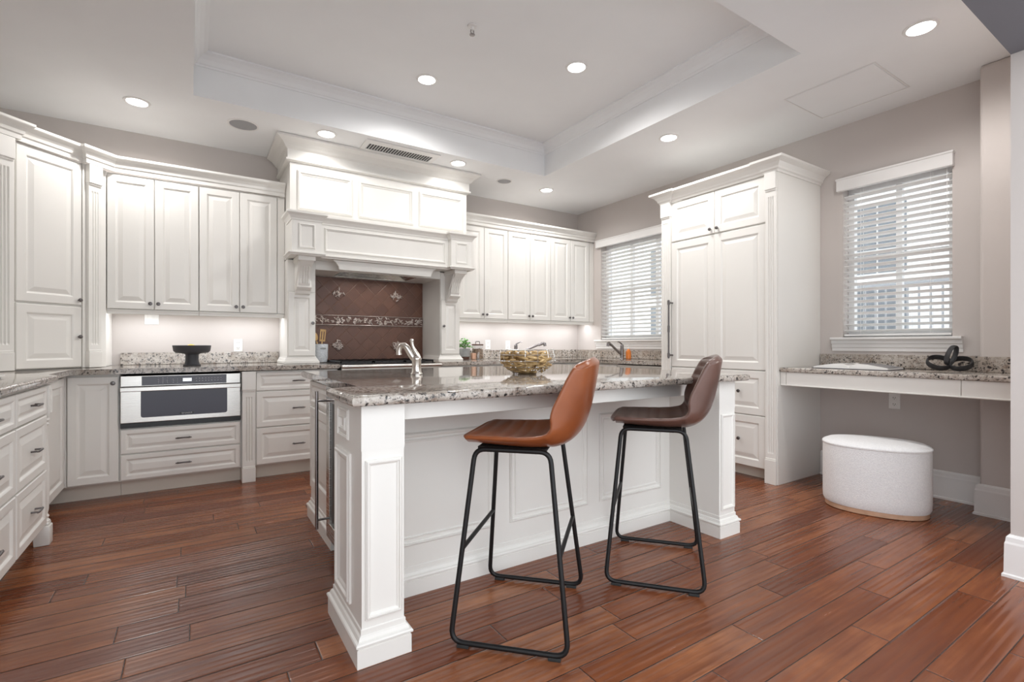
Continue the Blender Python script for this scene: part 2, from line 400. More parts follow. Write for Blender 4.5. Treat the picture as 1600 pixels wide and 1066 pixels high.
b = B(); sweep(b, [(TX0, TY0), (TX0, TY1), (TX1, TY1), (TX1, TY0)], [(0, -.09), (.008, -.09), (.012, -.078), (.02, -.072), (.035, -.045), (.06, -.022), (.075, -.016), (.085, -.012), (.085, 0), (0, 0)], True, TZ)
struct('trim_1', b, 'ceil')
BASE = [(0, 0), (.026, 0), (.026, .012), (.020, .018), (.018, .155), (.015, .165), (.013, .185), (.006, .195), (0, .197)]
b = B(); sweep(b, [(XR, 2.07), (XR, 1.025), (4.22, 1.025), (4.22, .67)], BASE); struct('baseboard_right', b, 'trim')
b = B(); sweep(b, [(3.7, .67), (3.21, .67), (3.21, .45), (4.2, .45)], BASE); struct('baseboard_front', b, 'trim')

# windows: vinyl frame, glass, moulded sill, in the wall openings
def window(n, y0, y1, z0, z1, mull):
    b = B(); fx0, fx1 = XR+.095, XR+.15; w = .045
    for a0, a1, c0, c1 in ((y0, y1, z0, z0+w), (y0, y1, z1-w, z1), (y0, y0+w, z0+w, z1-w), (y1-w, y1, z0+w, z1-w)): box(b, fx0, fx1, a0, a1, c0, c1, .004)
    for m in mull: box(b, fx0, fx1-.01, m-.02, m+.02, z0+w, z1-w, .004)
    zm = z0+(z1-z0)*.52; box(b, fx0+.01, fx1-.01, y0+w, y1-w, zm-.018, zm+.018, .004)
    o = struct('window_%d' % n, b, 'vinyl')
    g = B(); box(g, fx0+.028, fx0+.034, y0+w, y1-w, z0+w, z1-w); q = link('glass_pane', g, 'glass'); q.parent = o
    s = B(); sweep(s, [(XR, y1+.075), (XR, y0-.06)], [(0, -.11), (.010, -.11), (.012, -.085), (.018, -.080), (.020, -.055), (.027, -.050), (.030, -.024), (.046, -.022), (.052, -.016), (.052, -.004), (.048, 0), (0, 0)], z=z0-.002)
    box(s, XR, fx0, y0, y1, z0-.012, z0, 0); q = link('window_sill', s, 'trim', False); q.parent = o
window(1, *W1, [3.9, 4.3]); window(2, *W2, [1.56])

# ------------------------------------------------------------------ cabinet makers (local: x along the run, front at y = 0 facing -y)
def base_cabinet(name, label, cat, loc, rotz, w, fronts, depth, toe=True, group=None, top=.877, body_top=None):
    T = Thing(name, label, cat, loc, rotz, group)
    b = B(); box(b, 0, w, .021, depth, .115, body_top or top); T.part('carcass', b, 'cab')
    if toe: b = B(); box(b, -.16 if name == 'corner_base_cabinet' else 0, w, .105, .125, 0, .115); T.part('toe_kick', b, 'toe')
    for kind, x0, x1, z0, z1, hx, hz in fronts:
        b = B(); panel(b, x0+.0024, x1-.0024, z0+.0024, z1-.0024, fr=.046 if kind == 'drawer' and z1-z0 > .2 else None)
        p = T.part('door' if kind == 'door' else 'drawer', b, 'cab')
        if kind == 'door':
            if hx is not None: knob(T, p, hx, hz)
        else: pull(T, p, (x0+x1)/2, (z0+z1)/2 + (hz or 0))
    return T
Z3 = ((.712, .864), (.42, .708), (.122, .416))
YF = 4.405; DB = YB-YF
# back run, from the inside corner to the range
C0 = base_cabinet('corner_base_cabinet', 'white base cabinet with one tall raised-panel door in the corner beside the microwave', 'cabinet', (-.715, YF, 0), 0, .282,
    [('door', .004, .280, .122, .864, .250, .815)], DB-.003)
b = B(); box(b, -.026, .003, .004, .05, .122, .866); C0.part('corner_filler', b, 'cab')
T = base_cabinet('microwave_cabinet', 'white base cabinet with two wide shallow drawers under the stainless microwave', 'cabinet', (-.431, YF, 0), 0, .752,
    [('drawer', .004, .748, .308, .484, 0, .0), ('drawer', .004, .748, .122, .304, 0, 0)], DB-.003, body_top=.488)
b = B(); box(b, 0, .752, DB-.02, DB-.003, .488, .877); box(b, 0, .003, .03, DB-.02, .488, .877); box(b, .749, .752, .03, DB-.02, .488, .877); T.part('niche_back', b, 'cab')
T = base_cabinet('drawer_base_cabinet', 'white three-drawer base cabinet with fluted pilaster, between microwave and range', 'cabinet', (.323, YF, 0), 0, .735,
    [('drawer', .102, .73, z0, z1, 0, 0) for z0, z1 in Z3], DB-.003, top=.872)
b = B(); pilaster_bm(b, .004, .094, -.016, 0, .872, .12, .125, .16); T.part('fluted_pilaster', b, 'cab')
base_cabinet('range_base_cabinet', 'white cabinet with two drawers directly under the rangetop', 'cabinet', (1.07, YF, 0), 0, .935,
    [('drawer', .004, .465, .122, .66, 0, 0), ('drawer', .469, .93, .122, .66, 0, 0)], DB-.003, body_top=.70)
base_cabinet('corner_sink_cabinet', 'white base cabinets beyond the range turning into the sink corner', 'cabinet', (2.008, YF, 0), 0, 1.86,
    [('door', .004, .46, .122, .70, .42, .64), ('door', .464, .92, .122, .70, .50, .64), ('door', .924, 1.38, .122, .70, 1.34, .64), ('door', 1.384, 1.855, .122, .70, 1.42, .64),
     ('drawer', .004, .46, .71, .864, 0, 0), ('drawer', .464, .92, .71, .864, 0, 0), ('drawer', .924, 1.38, .71, .864, 0, 0), ('drawer', 1.384, 1.855, .71, .864, 0, 0)], DB-.003)
# right run under the window, facing the island
base_cabinet('window_sink_cabinet', 'white sink base cabinet under the window with the pale valance', 'cabinet', (3.875, 4.38, 0), -PI/2, .50,
    [('door', .004, .248, .122, .70, .21, .64), ('door', .252, .496, .122, .70, .29, .64), ('door', .004, .496, .71, .864, None, 0)], XR-3.875-.003)
T = Thing('dishwasher', 'stainless dishwasher under the worktop between window sink and tall cabinet', 'dishwasher', (3.865, 3.875, 0), -PI/2)
b = B(); box(b, 0, .66, .022, .56, .10, .872); T.part('tub', b, 'gap')
b = B(); box(b, .003, .657, 0, .02, .11, .868, .004); p = T.part('door', b, 'steel')
b = B(); tube(b, [(.06, .005, .80), (.06, -.03, .80), (.60, -.03, .80), (.60, .005, .80)], .009, 8); T.part('handle', b, 'steel', p, True)
b = B(); box(b, .003, .657, .06, .08, .0, .10); T.part('toe_kick', b, 'black')

# left run, facing +x
XLF = -.655
T = base_cabinet('drawer_base_cabinet', 'white three-drawer cabinet with turned corner post and bracket foot, near the inside corner', 'cabinet', (XLF, 3.03, 0), PI/2, .65,
    [('drawer', .004, .55, z0, z1, 0, 0) for z0, z1 in Z3], -XL+XLF-.003)
b = B(); box(b, .565, .637, -.008, .06, .0, .105, .006); box(b, .571, .631, -.002, .055, .105, .12, .005)
lathe(b, [(.026, .12), (.030, .128), (.020, .140), (.026, .152), (.019, .165), (.024, .19), (.027, .30), (.026, .45), (.021, .58), (.018, .64), (.026, .652), (.020, .664), (.029, .674), (.024, .69)], (.601, .026, 0), 20)
box(b, .573, .629, -.004, .054, .69, .865, .005); frame(b, .581, .621, .71, .845, -.004, .010, .005); blob(b, (.601, -.004, .777), (.011, .006, .011))
T.part('corner_post', b, 'cab', smooth=True)
base_cabinet('drawer_base_cabinet', 'white three-drawer cabinet cut by the picture edge, next along from the corner-post drawers', 'cabinet', (XLF, 2.35, 0), PI/2, .676,
    [('drawer', .004, .672, z0, z1, 0, 0) for z0, z1 in Z3], -XL+XLF-.003)
base_cabinet('recessed_base_cabinet', 'narrow white door cabinet set back between corner post and inside corner', 'cabinet', (-.72, 3.684, 0), PI/2, .716,
    [('door', .06, .712, .122, .864, None, 0)], .69)

# ------------------------------------------------------------------ worktops and splashbacks
BN = .012
T = Thing('granite_worktop', 'speckled granite worktop running round the inside corner to the range', 'worktop', (-.6, 4.6, .877))
b = B(); prism(b, [(XL+.002, 2.33), (-.632, 2.33), (-.632, 3.70), (-.695, 3.76), (-.695, 4.372), (1.068, 4.372), (1.068, 5.198), (XL+.002, 5.198)], .8785, .915, BN); T.part('slab', b, 'granite', world=True, smooth=True)
b = B(); box(b, -.50, .69, 5.178, 5.198, .9155, 1.015, .002); T.part('splashback', b, 'granite', world=True)
T = Thing('granite_worktop', 'speckled granite worktop from range to window sink and tall cabinet', 'worktop', (3.4, 4.8, .877))
b = B(); prism(b, [(2.012, 4.372), (3.845, 4.372), (3.845, 3.20), (XR-.002, 3.20), (XR-.002, 5.198), (2.012, 5.198)], .8785, .915, BN); T.part('slab', b, 'granite', world=True, smooth=True)
b = B(); box(b, 2.40, XR-.024, 5.178, 5.198, .9155, 1.015, .002); box(b, XR-.022, XR-.002, 3.20, 5.176, .9155, 1.015, .002); T.part('splashback', b, 'granite', world=True)

# ------------------------------------------------------------------ microwave drawer
T = Thing('built_in_microwave', 'stainless built-in microwave drawer with dark window and control strip', 'microwave', (-.425, YF, .49))
b = B(); box(b, .004, .736, .03, .55, .0, .37); T.part('housing', b, 'gap')
b = B(); box(b, 0, .74, -.004, .03, .295, .372, .003); f = T.part('control_panel', b, 'steel')
b = B(); box(b, .12, .645, -.0065, 0, .301, .366, .001); g = T.part('control_glass', b, 'ovenglass', f)
b = B(); box(b, .365, .42, -.0085, 0, .322, .346); T.part('display', b, 'lcd', f, label='lit white display')
b = B()
for i in range(4):
    for k in range(5):
        if k < 3 or i < 3: box(b, .215+k*.026+(.0 if k < 3 else .01), .221+k*.026+(.0 if k < 3 else .01), -.0075, 0, .314+i*.012, .317+i*.012)
for i in range(2):
    for k in range(9): box(b, .445+k*.020, .453+k*.020, -.0075, 0, .322+i*.018, .3255+i*.018)
T.part('keypad_print', b, 'mark', f)
b = B(); rings(b, 0, .74, .038, .288, -.010, [(0, .04), (0, .003), (.003, 0), (.10, 0)], cap=False, back=False)
b.free(); b = B(); box(b, 0, .74, -.010, .03, .038, .290, .003); d = T.part('drawer_front', b, 'steel')
b = B(); prism(b, [(x, z) for x, z in fillet([(.115, .075, 0), (.65, .075, 0), (.65, .284, 0), (.115, .284, 0)], .018, 4) and [(q.x, q.y) for q in fillet([(.115, .072, 0), (.65, .072, 0), (.65, .270, 0), (.115, .270, 0)], .018, 4)]], 0, .003)
b.transform(Matrix.Translation((0, -.010, 0)) @ Matrix.Rotation(R(90), 4, 'X')); w = T.part('window', b, 'ovenglass', d)
b = B(); box(b, .345, .435, -.0138, -.0128, .080, .0945); np_ = d; T.part('nameplate', b, 'black', d)
fc = bpy.data.curves.new('lettering', 'FONT'); fc.body = 'SHARP'; fc.size = .0165; fc.extrude = .0003; fc.align_x = 'CENTER'
fo = bpy.data.objects.new('lettering', fc); b = B(); me_ = fo.to_mesh(); b.from_mesh(me_); fo.to_mesh_clear(); bpy.data.objects.remove(fo)
b.transform(Matrix.Translation((.39, -.0141, .0815)) @ Matrix.Rotation(R(90), 4, 'X') @ Matrix.Diagonal((1.35, 1, 1, 1))); T.part('lettering', b, 'mark', np_)
b = B(); box(b, 0, .74, -.045, -.026, .262, .294, .004); box(b, .05, .08, -.03, -.005, .27, .286); box(b, .66, .69, -.03, -.005, .27, .286); T.part('handle', b, 'steel', d)
b = B(); box(b, 0, .74, .004, .03, .0, .036); box(b, 0, .74, -.006, .01, .022, .028); box(b, 0, .74, -.006, .01, .008, .013); T.part('vent_grille', b, 'black')

# ------------------------------------------------------------------ wall cabinets
def wall_cabinet(label, x0, x1, y, z0, z1, nd, group=None, filler=0, knobz=.05):
    T = Thing('wall_cabinet', label, 'cabinet', (x0, y, z0), 0, group); w = x1-x0; h = z1-z0
    b = B(); box(b, 0, w, .021, YB-y-.003, 0, h); T.part('carcass', b, 'cab')
    dw = (w-filler)/nd
    for i in range(nd):
        b = B(); panel(b, i*dw+.0025, (i+1)*dw-.0025, .004, h-.012, fr=.058); p = T.part('door', b, 'cab')
        knob(T, p, (i+1)*dw-.026 if i % 2 == 0 else i*dw+.026, knobz)
    if filler: b = B(); box(b, w-filler+.002, w, .004, .02, .004, h-.012); T.part('filler', b, 'cab')
    b = B(); box(b, 0, w, .012, .032, -.035, 0, .003); box(b, 0, w, .004, .034, -.012, 0, .004); T.part('light_rail', b, 'cab')
    b = B(); box(b, .04, w-.04, .12, .15, -.012, -.001); T.part('light_strip', b, 'strip')
    ld = bpy.data.lights.new('strip_light', 'AREA'); ld.shape = 'RECTANGLE'; ld.size = w-.1; ld.size_y = .03; ld.energy = UNDER_W*w; ld.color = (.92, .96, 1)
    lo = bpy.data.objects.new('strip_light', ld); COL.objects.link(lo); lo.parent = T.o; lo.location = (w/2, .135, -.016)
    return T
ZU0, ZU1 = 1.358, 2.41
b = B()
wall_cabinet('white two-door wall cabinet above the microwave and pedestal bowl', -.553, .041+.003, 4.85, ZU0, ZU1, 2, filler=.0)
wall_cabinet('white two-door wall cabinet close against the range hood, before the crock', .046, .697, 4.85, ZU0, ZU1, 2, filler=.06)
UR = 'white wall cabinets between hood and window'
wall_cabinet('white two-door wall cabinet touching the range hood above the potted plant', 2.46, 3.098, 4.87, 1.375, 2.425, 2)
wall_cabinet('white two-door wall cabinet in the middle between hood and corner window', 3.100, 3.728, 4.87, 1.375, 2.425, 2)
wall_cabinet('white two-door wall cabinet in the corner right against the window wall', 3.730, XR-.003, 4.87, 1.375, 2.425, 2, filler=.08)
# tall diagonal corner cabinet standing on the worktop
u = Vector((1, 1)).normalized(); nrm = Vector((1, -1)).normalized(); P0 = Vector((-.555, 4.85))
org = P0 + u*(-.76)
T = Thing('corner_wall_cabinet', 'tall white diagonal corner cabinet standing on the worktop, with fluted pilasters', 'cabinet', (org.x, org.y, .916), PI/4)
b = B(); prism(b, [(org.x-.02*.707*0-.021*nrm.x, org.y-.021*nrm.y), (P0.x-.021*nrm.x, P0.y-.021*nrm.y), (P0.x, 5.197), (XL+.003, 5.197), (XL+.003, org.y)], .916, 2.41); T.part('carcass', b, 'cab', world=True)
b = B(); panel(b, .184, .586, .455, 1.480, fr=.062); p = T.part('upper_door', b, 'cab'); knob(T, p, .562, .49)
b = B(); panel(b, .184, .586, .006, .440, fr=.062); p = T.part('lower_door', b, 'cab'); knob(T, p, .562, .225)
for x0, x1 in ((.03, .172), (.590, .722)):
    b = B(); pilaster_bm(b, x0+.022, x1-.022, -.03, 0, 1.494, .06, .13, .15); box(b, x0, .757 if x0 > .5 else x1, -.004, .03, 0, 1.494); T.part('fluted_pilaster', b, 'cab')
b = B(); pts = []
for t, o in ((-.80, .035), (-.585, .035), (-.585, 0.002), (-.165, .002), (-.165, .035), (.035, .035)):
    q = P0+u*t+nrm*o; pts.append((q.x, q.y))
pts.append((.697, 4.848)); pts[-2] = (pts[-2][0], 4.848)
sweep(b, pts, CROWN, z=2.412); single('crown_moulding', b, 'cab', 'white crown moulding along diagonal corner cabinet and cupboards up to the hood', 'moulding')
b = B(); sweep(b, [(2.425, 4.868), (XR-.003, 4.868)], CROWN, z=2.427); single('crown_moulding', b, 'cab', 'white crown moulding over the cupboards between hood and window', 'moulding')
b = B(); box(b, 2.394, 2.457, 4.885, 5.197, 1.34, 2.128); single('filler_strip', b, 'cab', 'white filler strip between hood column and wall cupboard', 'filler')

# ------------------------------------------------------------------ hearth hood
T = Thing('range_hood', 'large white mantel-style range hood with panelled box, corbels and ceiling crown', 'range hood', (1.545, 4.9, 1.55))
HX0, HX1 = .706, 2.420
b = B(); box(b, HX0, HX1, 4.62, 5.197, 2.19, 2.862); T.part('upper_box', b, 'cab', world=True)
b = B()
for x0, x1 in ((.765, 1.235), (1.292, 1.832), (1.890, 2.372)): frame(b, x0, x1, 2.262, 2.605, 4.62, .045, .018)
T.part('panel_mouldings', b, 'cab', world=True)
b = B(); sweep(b, [(HX0, 5.19), (HX0, 4.62), (HX1, 4.62), (HX1, 5.19)], [(0, 0), (.018, 0), (.034, .008), (.034, .022), (.022, .026), (.022, .10), (.030, .106), (.040, .112), (.050, .128), (.072, .152), (.105, .172), (.115, .176), (.115, .194), (0, .194)], z=2.668); T.part('crown', b, 'cab', world=True)
mpath = [(.694, 4.71), (.694, 4.44), (.930, 4.44), (.930, 4.51), (2.158, 4.51), (2.158, 4.44), (2.386, 4.44), (2.386, 4.71)]
b = B(); box(b, .70, 2.38, 4.51, 5.197, 1.8465, 2.19); box(b, .694, .930, 4.44, 4.70, 1.8452, 2.1895); box(b, 2.158, 2.386, 4.44, 4.70, 1.8452, 2.1895); T.part('mantel', b, 'cab', world=True)
b = B(); frame(b, .746, .878, 1.895, 2.105, 4.44, .024, .013); frame(b, .968, 2.122, 1.895, 2.105, 4.51, .026, .015); frame(b, 2.206, 2.338, 1.895, 2.105, 4.44, .024, .013); T.part('mantel_mouldings', b, 'cab', world=True)
b = B(); sweep(b, mpath, [(0, 0), (.006, 0), (.010, .012), (.024, .034), (.040, .048), (.044, .052), (.044, .068), (0, .068)], z=2.13); T.part('mantel_shelf', b, 'cab', world=True)
b = B(); sweep(b, mpath, [(0, 0), (.012, 0), (.018, .010), (.030, .016), (.030, .026), (.012, .032), (0, .032)], z=1.836); T.part('mantel_lower_bead', b, 'cab', world=True)
for cx in (.818, 2.277):
    b = B(); prof = [(4.72, 1.8448), (4.475, 1.8448), (4.478, 1.80), (4.50, 1.78), (4.535, 1.755), (4.565, 1.715), (4.585, 1.66), (4.59, 1.62), (4.60, 1.60), (4.595, 1.585), (4.615, 1.57), (4.65, 1.560), (4.66, 1.535), (4.69, 1.525), (4.72, 1.525)]
    for ww, dx in ((.060, 0),):
        L = [[b.verts.new((cx+s*(ww if z > 1.79 or z < 1.60 else ww*.80), y, z)) for y, z in prof] for s in (-1, 1)]
        for k in range(len(prof)-1): b.faces.new((L[0][k], L[0][k+1], L[1][k+1], L[1][k]))
        b.faces.new(L[0]); b.faces.new(L[1][::-1])
    for k in range(4):
        xx = cx-.030+k*.020; tube(b, [(xx, 4.531, 1.757), (xx, 4.561, 1.717), (xx, 4.581, 1.662), (xx, 4.588, 1.618)], .0062, 6)
    box(b, cx-.07, cx+.07, 4.464, 4.72, 1.800, 1.8446, .006); bmesh.ops.recalc_face_normals(b, faces=b.faces[:]); T.part('corbel', b, 'cab', world=True)
# arched apron under the mantel, then the lined soffit
b = B(); az = 1.838
out = [(.935, az), (2.163, az)] ; 
arc = [(2.045, az), (2.012, az-.020), (1.990, az-.055), (1.985, 1.755), (1.103, 1.755), (1.098, az-.055), (1.076, az-.020), (1.045, az)]
vf = [[b.verts.new((x, y, z)) for x, z in arc] for y in (4.545, 4.575)]
b.faces.new(vf[0][::-1]); b.faces.new(vf[1])
for k in range(len(arc)): b.faces.new((vf[0][k], vf[0][(k+1) % len(arc)], vf[1][(k+1) % len(arc)], vf[1][k]))
bmesh.ops.recalc_face_normals(b, faces=b.faces[:]); T.part('apron', b, 'cab', world=True)
b = B(); box(b, .935, 2.163, 4.72, 4.745, 1.765, 1.845); box(b, .935, 1.17, 4.745, 5.16, 1.765, 1.79); box(b, 1.93, 2.163, 4.745, 5.16, 1.765, 1.79); box(b, 1.17, 1.93, 5.10, 5.16, 1.765, 1.79); T.part('soffit', b, 'cab', world=True)
b = B()
v = [b.verts.new(p) for p in ((1.17, 4.745, 1.768), (1.93, 4.745, 1.768), (1.93, 5.10, 1.768), (1.17, 5.10, 1.768), (1.30, 4.80, 1.84), (1.80, 4.80, 1.84), (1.80, 5.05, 1.84), (1.30, 5.05, 1.84))]
for f in ((0, 1, 5, 4), (1, 2, 6, 5), (2, 3, 7, 6), (3, 0, 4, 7), (4, 5, 6, 7)): b.faces.new([v[i] for i in f])
ln = T.part('steel_liner', b, 'steel', world=True)
for cx in (1.38, 1.72):  # two lamps added under the liner to light the tile
    b = B(); lathe(b, [(.002, 1.834), (.032, 1.834), (.034, 1.839), (.002, 1.8395)], (cx, 4.93, 0), 20); T.part('added_hood_lamp', b, 'lens', ln, True, world=True)
    ld = bpy.data.lights.new('added_hood_light', 'SPOT'); ld.energy = HOOD_W; ld.spot_size = R(150); ld.spot_blend = .8; ld.shadow_soft_size = .03; ld.color = (1, .95, .88)
    lo = bpy.data.objects.new('added_hood_light', ld); COL.objects.link(lo); lo.parent = T.o; lo.location = T.M.inverted() @ Vector((cx, 4.93, 1.825))
# column cupboards either side of the range
for x0, x1, nm, lbl in ((.700, .934, 0, 'tall white column cupboard with one knob, beside the utensil crock'), (2.164, 2.386, 1, 'tall white column cupboard with one knob, beside the potted plant')):
    T = Thing('column_cabinet', lbl, 'cabinet', (x0, 4.72, .916)); w = x1-x0
    b = B(); box(b, 0, w, .0, YB-4.72-.003, .02, .919); T.part('carcass', b, 'cab')
    b = B(); panel(b, .006, w-.006, .068, .632, y=-.018, t=.018, fr=.05); p = T.part('door', b, 'cab'); knob(T, p, w-.028 if not nm else .028, .36, -.018)
    b = B(); box(b, .004, w-.004, -.008, .0, .640, .915, .002); T.part('corbel_board', b, 'cab')
    b = B(); sweep(b, [(0, .40), (0, 0), (w, 0), (w, .40)], [(0, 0), (.030, 0), (.030, .018), (.022, .026), (.014, .044), (.008, .050), (.006, .062), (0, .062)]); T.part('base_moulding', b, 'cab')

# ------------------------------------------------------------------ tiled splashback and rangetop
T = Thing('tile_splashback', 'brown diagonal tile splashback with pewter leaf tiles behind the range', 'splashback', (1.6, 5.19, .905))
b = B(); box(b, .937, 2.161, 5.182, 5.197, .9165, 1.763); T.part('tile_field', b, 'tile', world=True)
b = B(); box(b, .937, 2.161, 5.174, 5.182, 1.279, 1.385, .002); band = T.part('border_band', b, 'bandbase', world=True)
b = B(); rr = random.Random(3)
for k in range(11):
    cx = .99+k*.1115
    for j in range(15):
        a = rr.uniform(-1.2, 1.2); blob(b, (cx+rr.uniform(-.045, .045), 5.172, 1.332+rr.uniform(-.032, .032)), (rr.uniform(.012, .026), .006, rr.uniform(.004, .008)), (0, a, 0), 6, 4)
    for j in range(4): blob(b, (cx+.02+rr.uniform(-.012, .012), 5.170, 1.325+rr.uniform(-.014, .014)), (.008, .008, .008), (0, 0, 0), 6, 4)
for z in (1.284, 1.380): tube(b, [(.94, 5.173, z), (2.158, 5.173, z)], .0035, 5)
T.part('border_leaves', b, 'pewter', band, True, world=True)
for cx, cz in ((1.249, 1.605), (1.856, 1.605), (1.249, 1.075), (1.856, 1.075)):
    b = B(); d = .070; prism(b, [(-d, 0), (0, -d), (d, 0), (0, d)], 0, .006)
    b.transform(Matrix.Translation((cx, 5.182, cz)) @ Matrix.Rotation(R(90), 4, 'X')); t_ = T.part('leaf_tile', b, 'tile', world=True)
    b = B()
    for j in range(46):
        a, p_, q_ = rr.uniform(0, PI), rr.uniform(-.058, .058), rr.uniform(-.058, .058)
        if abs(p_)+abs(q_) > .060: continue
        blob(b, (cx+p_, 5.173, cz+q_), (.020, .008, .0055), (0, a, 0), 8, 5)
    for j in range(5): blob(b, (cx+rr.uniform(-.012, .012), 5.172, cz+rr.uniform(-.012, .012)), (.007,)*3, (0, 0, 0), 6, 4)
    T.part('leaf_relief', b, 'pewter', t_, True, world=True)
T = Thing('rangetop', 'stainless rangetop with black grates between the granite worktops', 'cooktop', (1.54, 4.75, .70))
b = B(); box(b, 1.073, 2.005, 4.345, 5.16, .708, .905, .006); T.part('body', b, 'steel', world=True)
b = B(); tube(b, [(1.075, 4.338, .893), (2.003, 4.338, .893)], .016, 12); T.part('front_rail', b, 'steel', smooth=True, world=True)
b = B(); box(b, 1.09, 1.99, 4.46, 5.12, .905, .912); T.part('burner_pan', b, 'black', world=True)
for i in range(3):
    b = B(); x0 = 1.095+i*.298; x1 = x0+.288
    for q in range(5): box(b, x0+q*.0695, x0+q*.0695+.010, 4.47, 5.11, .926, .938)
    for q in range(4): box(b, x0, x1, 4.47+q*.21, 4.482+q*.21, .918, .934)
    for xx in (x0, x1-.01):
        for yy in (4.47, 5.10): box(b, xx, xx+.01, yy, yy+.01, .912, .926)
    T.part('grate', b, 'black', world=True)
for i in range(6):
    b = B(); lathe(b, [(.024, 0), (.024, .022), (.017, .030), (.014, .045), (.006, .047)], seg=16); b.transform(Matrix.Translation((1.16+i*.152, 4.345, .80)) @ Matrix.Rotation(R(90), 4, 'X')); T.part('control_knob', b, 'black', smooth=True, world=True)
b = B(); box(b, 1.075, 2.003, 5.12, 5.16, .905, .925, .004); T.part('back_guard', b, 'black', world=True)

# ------------------------------------------------------------------ tall refrigerator cabinet
TW = 1.118
T = Thing('refrigerator_cabinet', 'tall white panelled refrigerator cabinet with fluted pilasters and long dark handle', 'cabinet', (3.785, 3.195, 0), -PI/2)
b = B(); box(b, .012, TW-.012, .022, XR-3.785-.003, .115, 2.42); box(b, TW-.012, TW, .0, XR-3.785-.003, 0, 2.42); box(b, 0, .012, .0, XR-3.785-.003, 0, 2.42); T.part('carcass', b, 'cab')
b = B(); box(b, .108, 1.024, .10, .12, 0, .11); T.part('toe_kick', b, 'toe')
for x0, x1 in ((.0065, .106), (1.028, 1.1115)):
    b = B(); pilaster_bm(b, x0, x1, -.016, 0, 2.42, .038, .20, .145); T.part('fluted_pilaster', b, 'cab')
for x0, x1, kx in ((.110, .564, .532), (.567, 1.022, .600)):
    b = B(); panel(b, x0, x1, 2.048, 2.408, fr=.062); p = T.part('top_door', b, 'cab'); knob(T, p, kx, 2.085)
b = B(); xa, xb, xm = .110, 1.022, .566
panel(b, xa, xm, .880, 2.036, fr=.066); panel(b, xm, xb, .880, 2.036, fr=.066); p = T.part('refrigerator_door', b, 'cab')
b = B(); tube(b, [(.124, -.055, .955), (.124, -.055, 1.50)], .008, 10)
for z in (.985, 1.475): tube(b, [(.124, .0, z), (.124, -.055, z)], .007, 8); tube(b, [(.124, -.055, z-.02), (.124, -.055, z+.02)], .012, 10)
tube(b, [(.124, -.055, 1.20), (.124, -.055, 1.26)], .011, 10); T.part('long_handle', b, 'knob', p, True)
for z0, z1, in ((.518, .872), (.10, .512)):
    b = B(); panel(b, xa, xb, z0, z1, fr=.062); p = T.part('freezer_drawer', b, 'cab')
    for kx in (.32, .80): knob(T, p, kx, (z0+z1)/2+.01)
b = B(); y_ = 3.195; Xp, Xd = 3.768, 3.784
sweep(b, [(XR-.005, y_), (Xp, y_), (Xp, y_-.112), (Xd, y_-.112), (Xd, 2.077+.095), (Xp, 2.077+.095), (Xp, 2.077), (XR-.005, 2.077)], [(0, 0), (.008, 0), (.012, .014), (.022, .022), (.026, .036), (.045, .062), (.072, .078), (.080, .082), (.080, .100), (0, .100)], z=2.418); T.part('crown', b, 'cab', world=True)

# ------------------------------------------------------------------ built-in desk
T = Thing('desk', 'white built-in desk with granite top under the window with closed-in walls', 'desk', (4.1, 1.4, .777))
b = B(); prism(b, [(3.80, .675), (XR-.002, .675) if 0 else (4.218, .675), (4.218, 1.03), (XR-.002, 1.03), (XR-.002, 2.074), (3.80, 2.074)], .874, .908, .009); T.part('granite_top', b, 'granite', world=True, smooth=True)
for y0, y1 in ((2.034, 2.074), (1.008, 2.031), (.675, 1.005)):
    b = B(); box(b, 3.816, 3.838, y0, y1, .780, .873, .002); T.part('apron_panel', b, 'cab', world=True)
b = B(); box(b, 3.812, 3.85, .675, 2.074, .770, .780, .003); box(b, 3.838, 4.435, 1.03, 2.074, .84, .873); T.part('apron_rail', b, 'cab', world=True)
b = B(); box(b, XR-.022, XR-.002, 1.03, 2.072, .9085, 1.008, .002); box(b, 4.198, 4.2185, .675, 1.028, .9085, 1.008, .002); box(b, 4.2185, XR-.002, 1.028, 1.048, .9085, 1.008, .002); T.part('splashback', b, 'granite', world=True)

# ------------------------------------------------------------------ island
T = Thing('kitchen_island', 'white panelled kitchen island with square corner posts and moulded base', 'island', (1.6, 2.5, 0))
b = B(); box(b, 1.22, 2.63, 2.04, 3.31, 0, .876); box(b, .63, 1.22, 2.695, 3.31, 0, .876); box(b, .63, 1.22, 2.04, 2.078, 0, .876); T.part('body', b, 'cab', world=True)
b = B()
for x0, x1 in ((.70, 1.222), (1.307, 1.812), (1.897, 2.40)):
    frame(b, x0, x1, .212, .700, 2.04, .022, .012); frame(b, x0+.030, x1-.030, .242, .670, 2.04, .012, .006)
T.part('seating_side_panels', b, 'cab', world=True)
b = B(); box(b, .632, 2.484, 1.715, 1.74, .812, .876, .002); T.part('apron', b, 'cab', world=True)
IB = [(0, 0), (.020, 0), (.020, .062), (.016, .064), (.016, .067), (.024, .071), (.025, .077), (.022, .082), (.014, .085), (.014, .088), (.010, .097), (.004, .101), (.004, .118), (0, .121)]
def post(x0, x1, y0, y1, outer):
    b = B(); box(b, x0, x1, y0, y1, 0, .876, .0015)
    frame(b, x0+.012, x1-.010, .150, .690, y0, .020, .012); box(b, x0-.0015, x1+.0015, y0-.0015, y0+.02, .722, .876)
    t = bmesh.new(); L = y1-y0; frame(t, .05, L-.13, .150, .690, 0, .040, .014); frame(t, .075, L-.16, .735, .845, 0, .014, .008); frame(t, .105, L-.19, .765, .815, 0, .012, .010)
    if outer < 0: merge(b, t, Matrix.Translation((x0, y1, 0)) @ Matrix.Rotation(-PI/2, 4, 'Z'))
    else: t.free()
    return T.part('corner_post', b, 'cab', world=True)
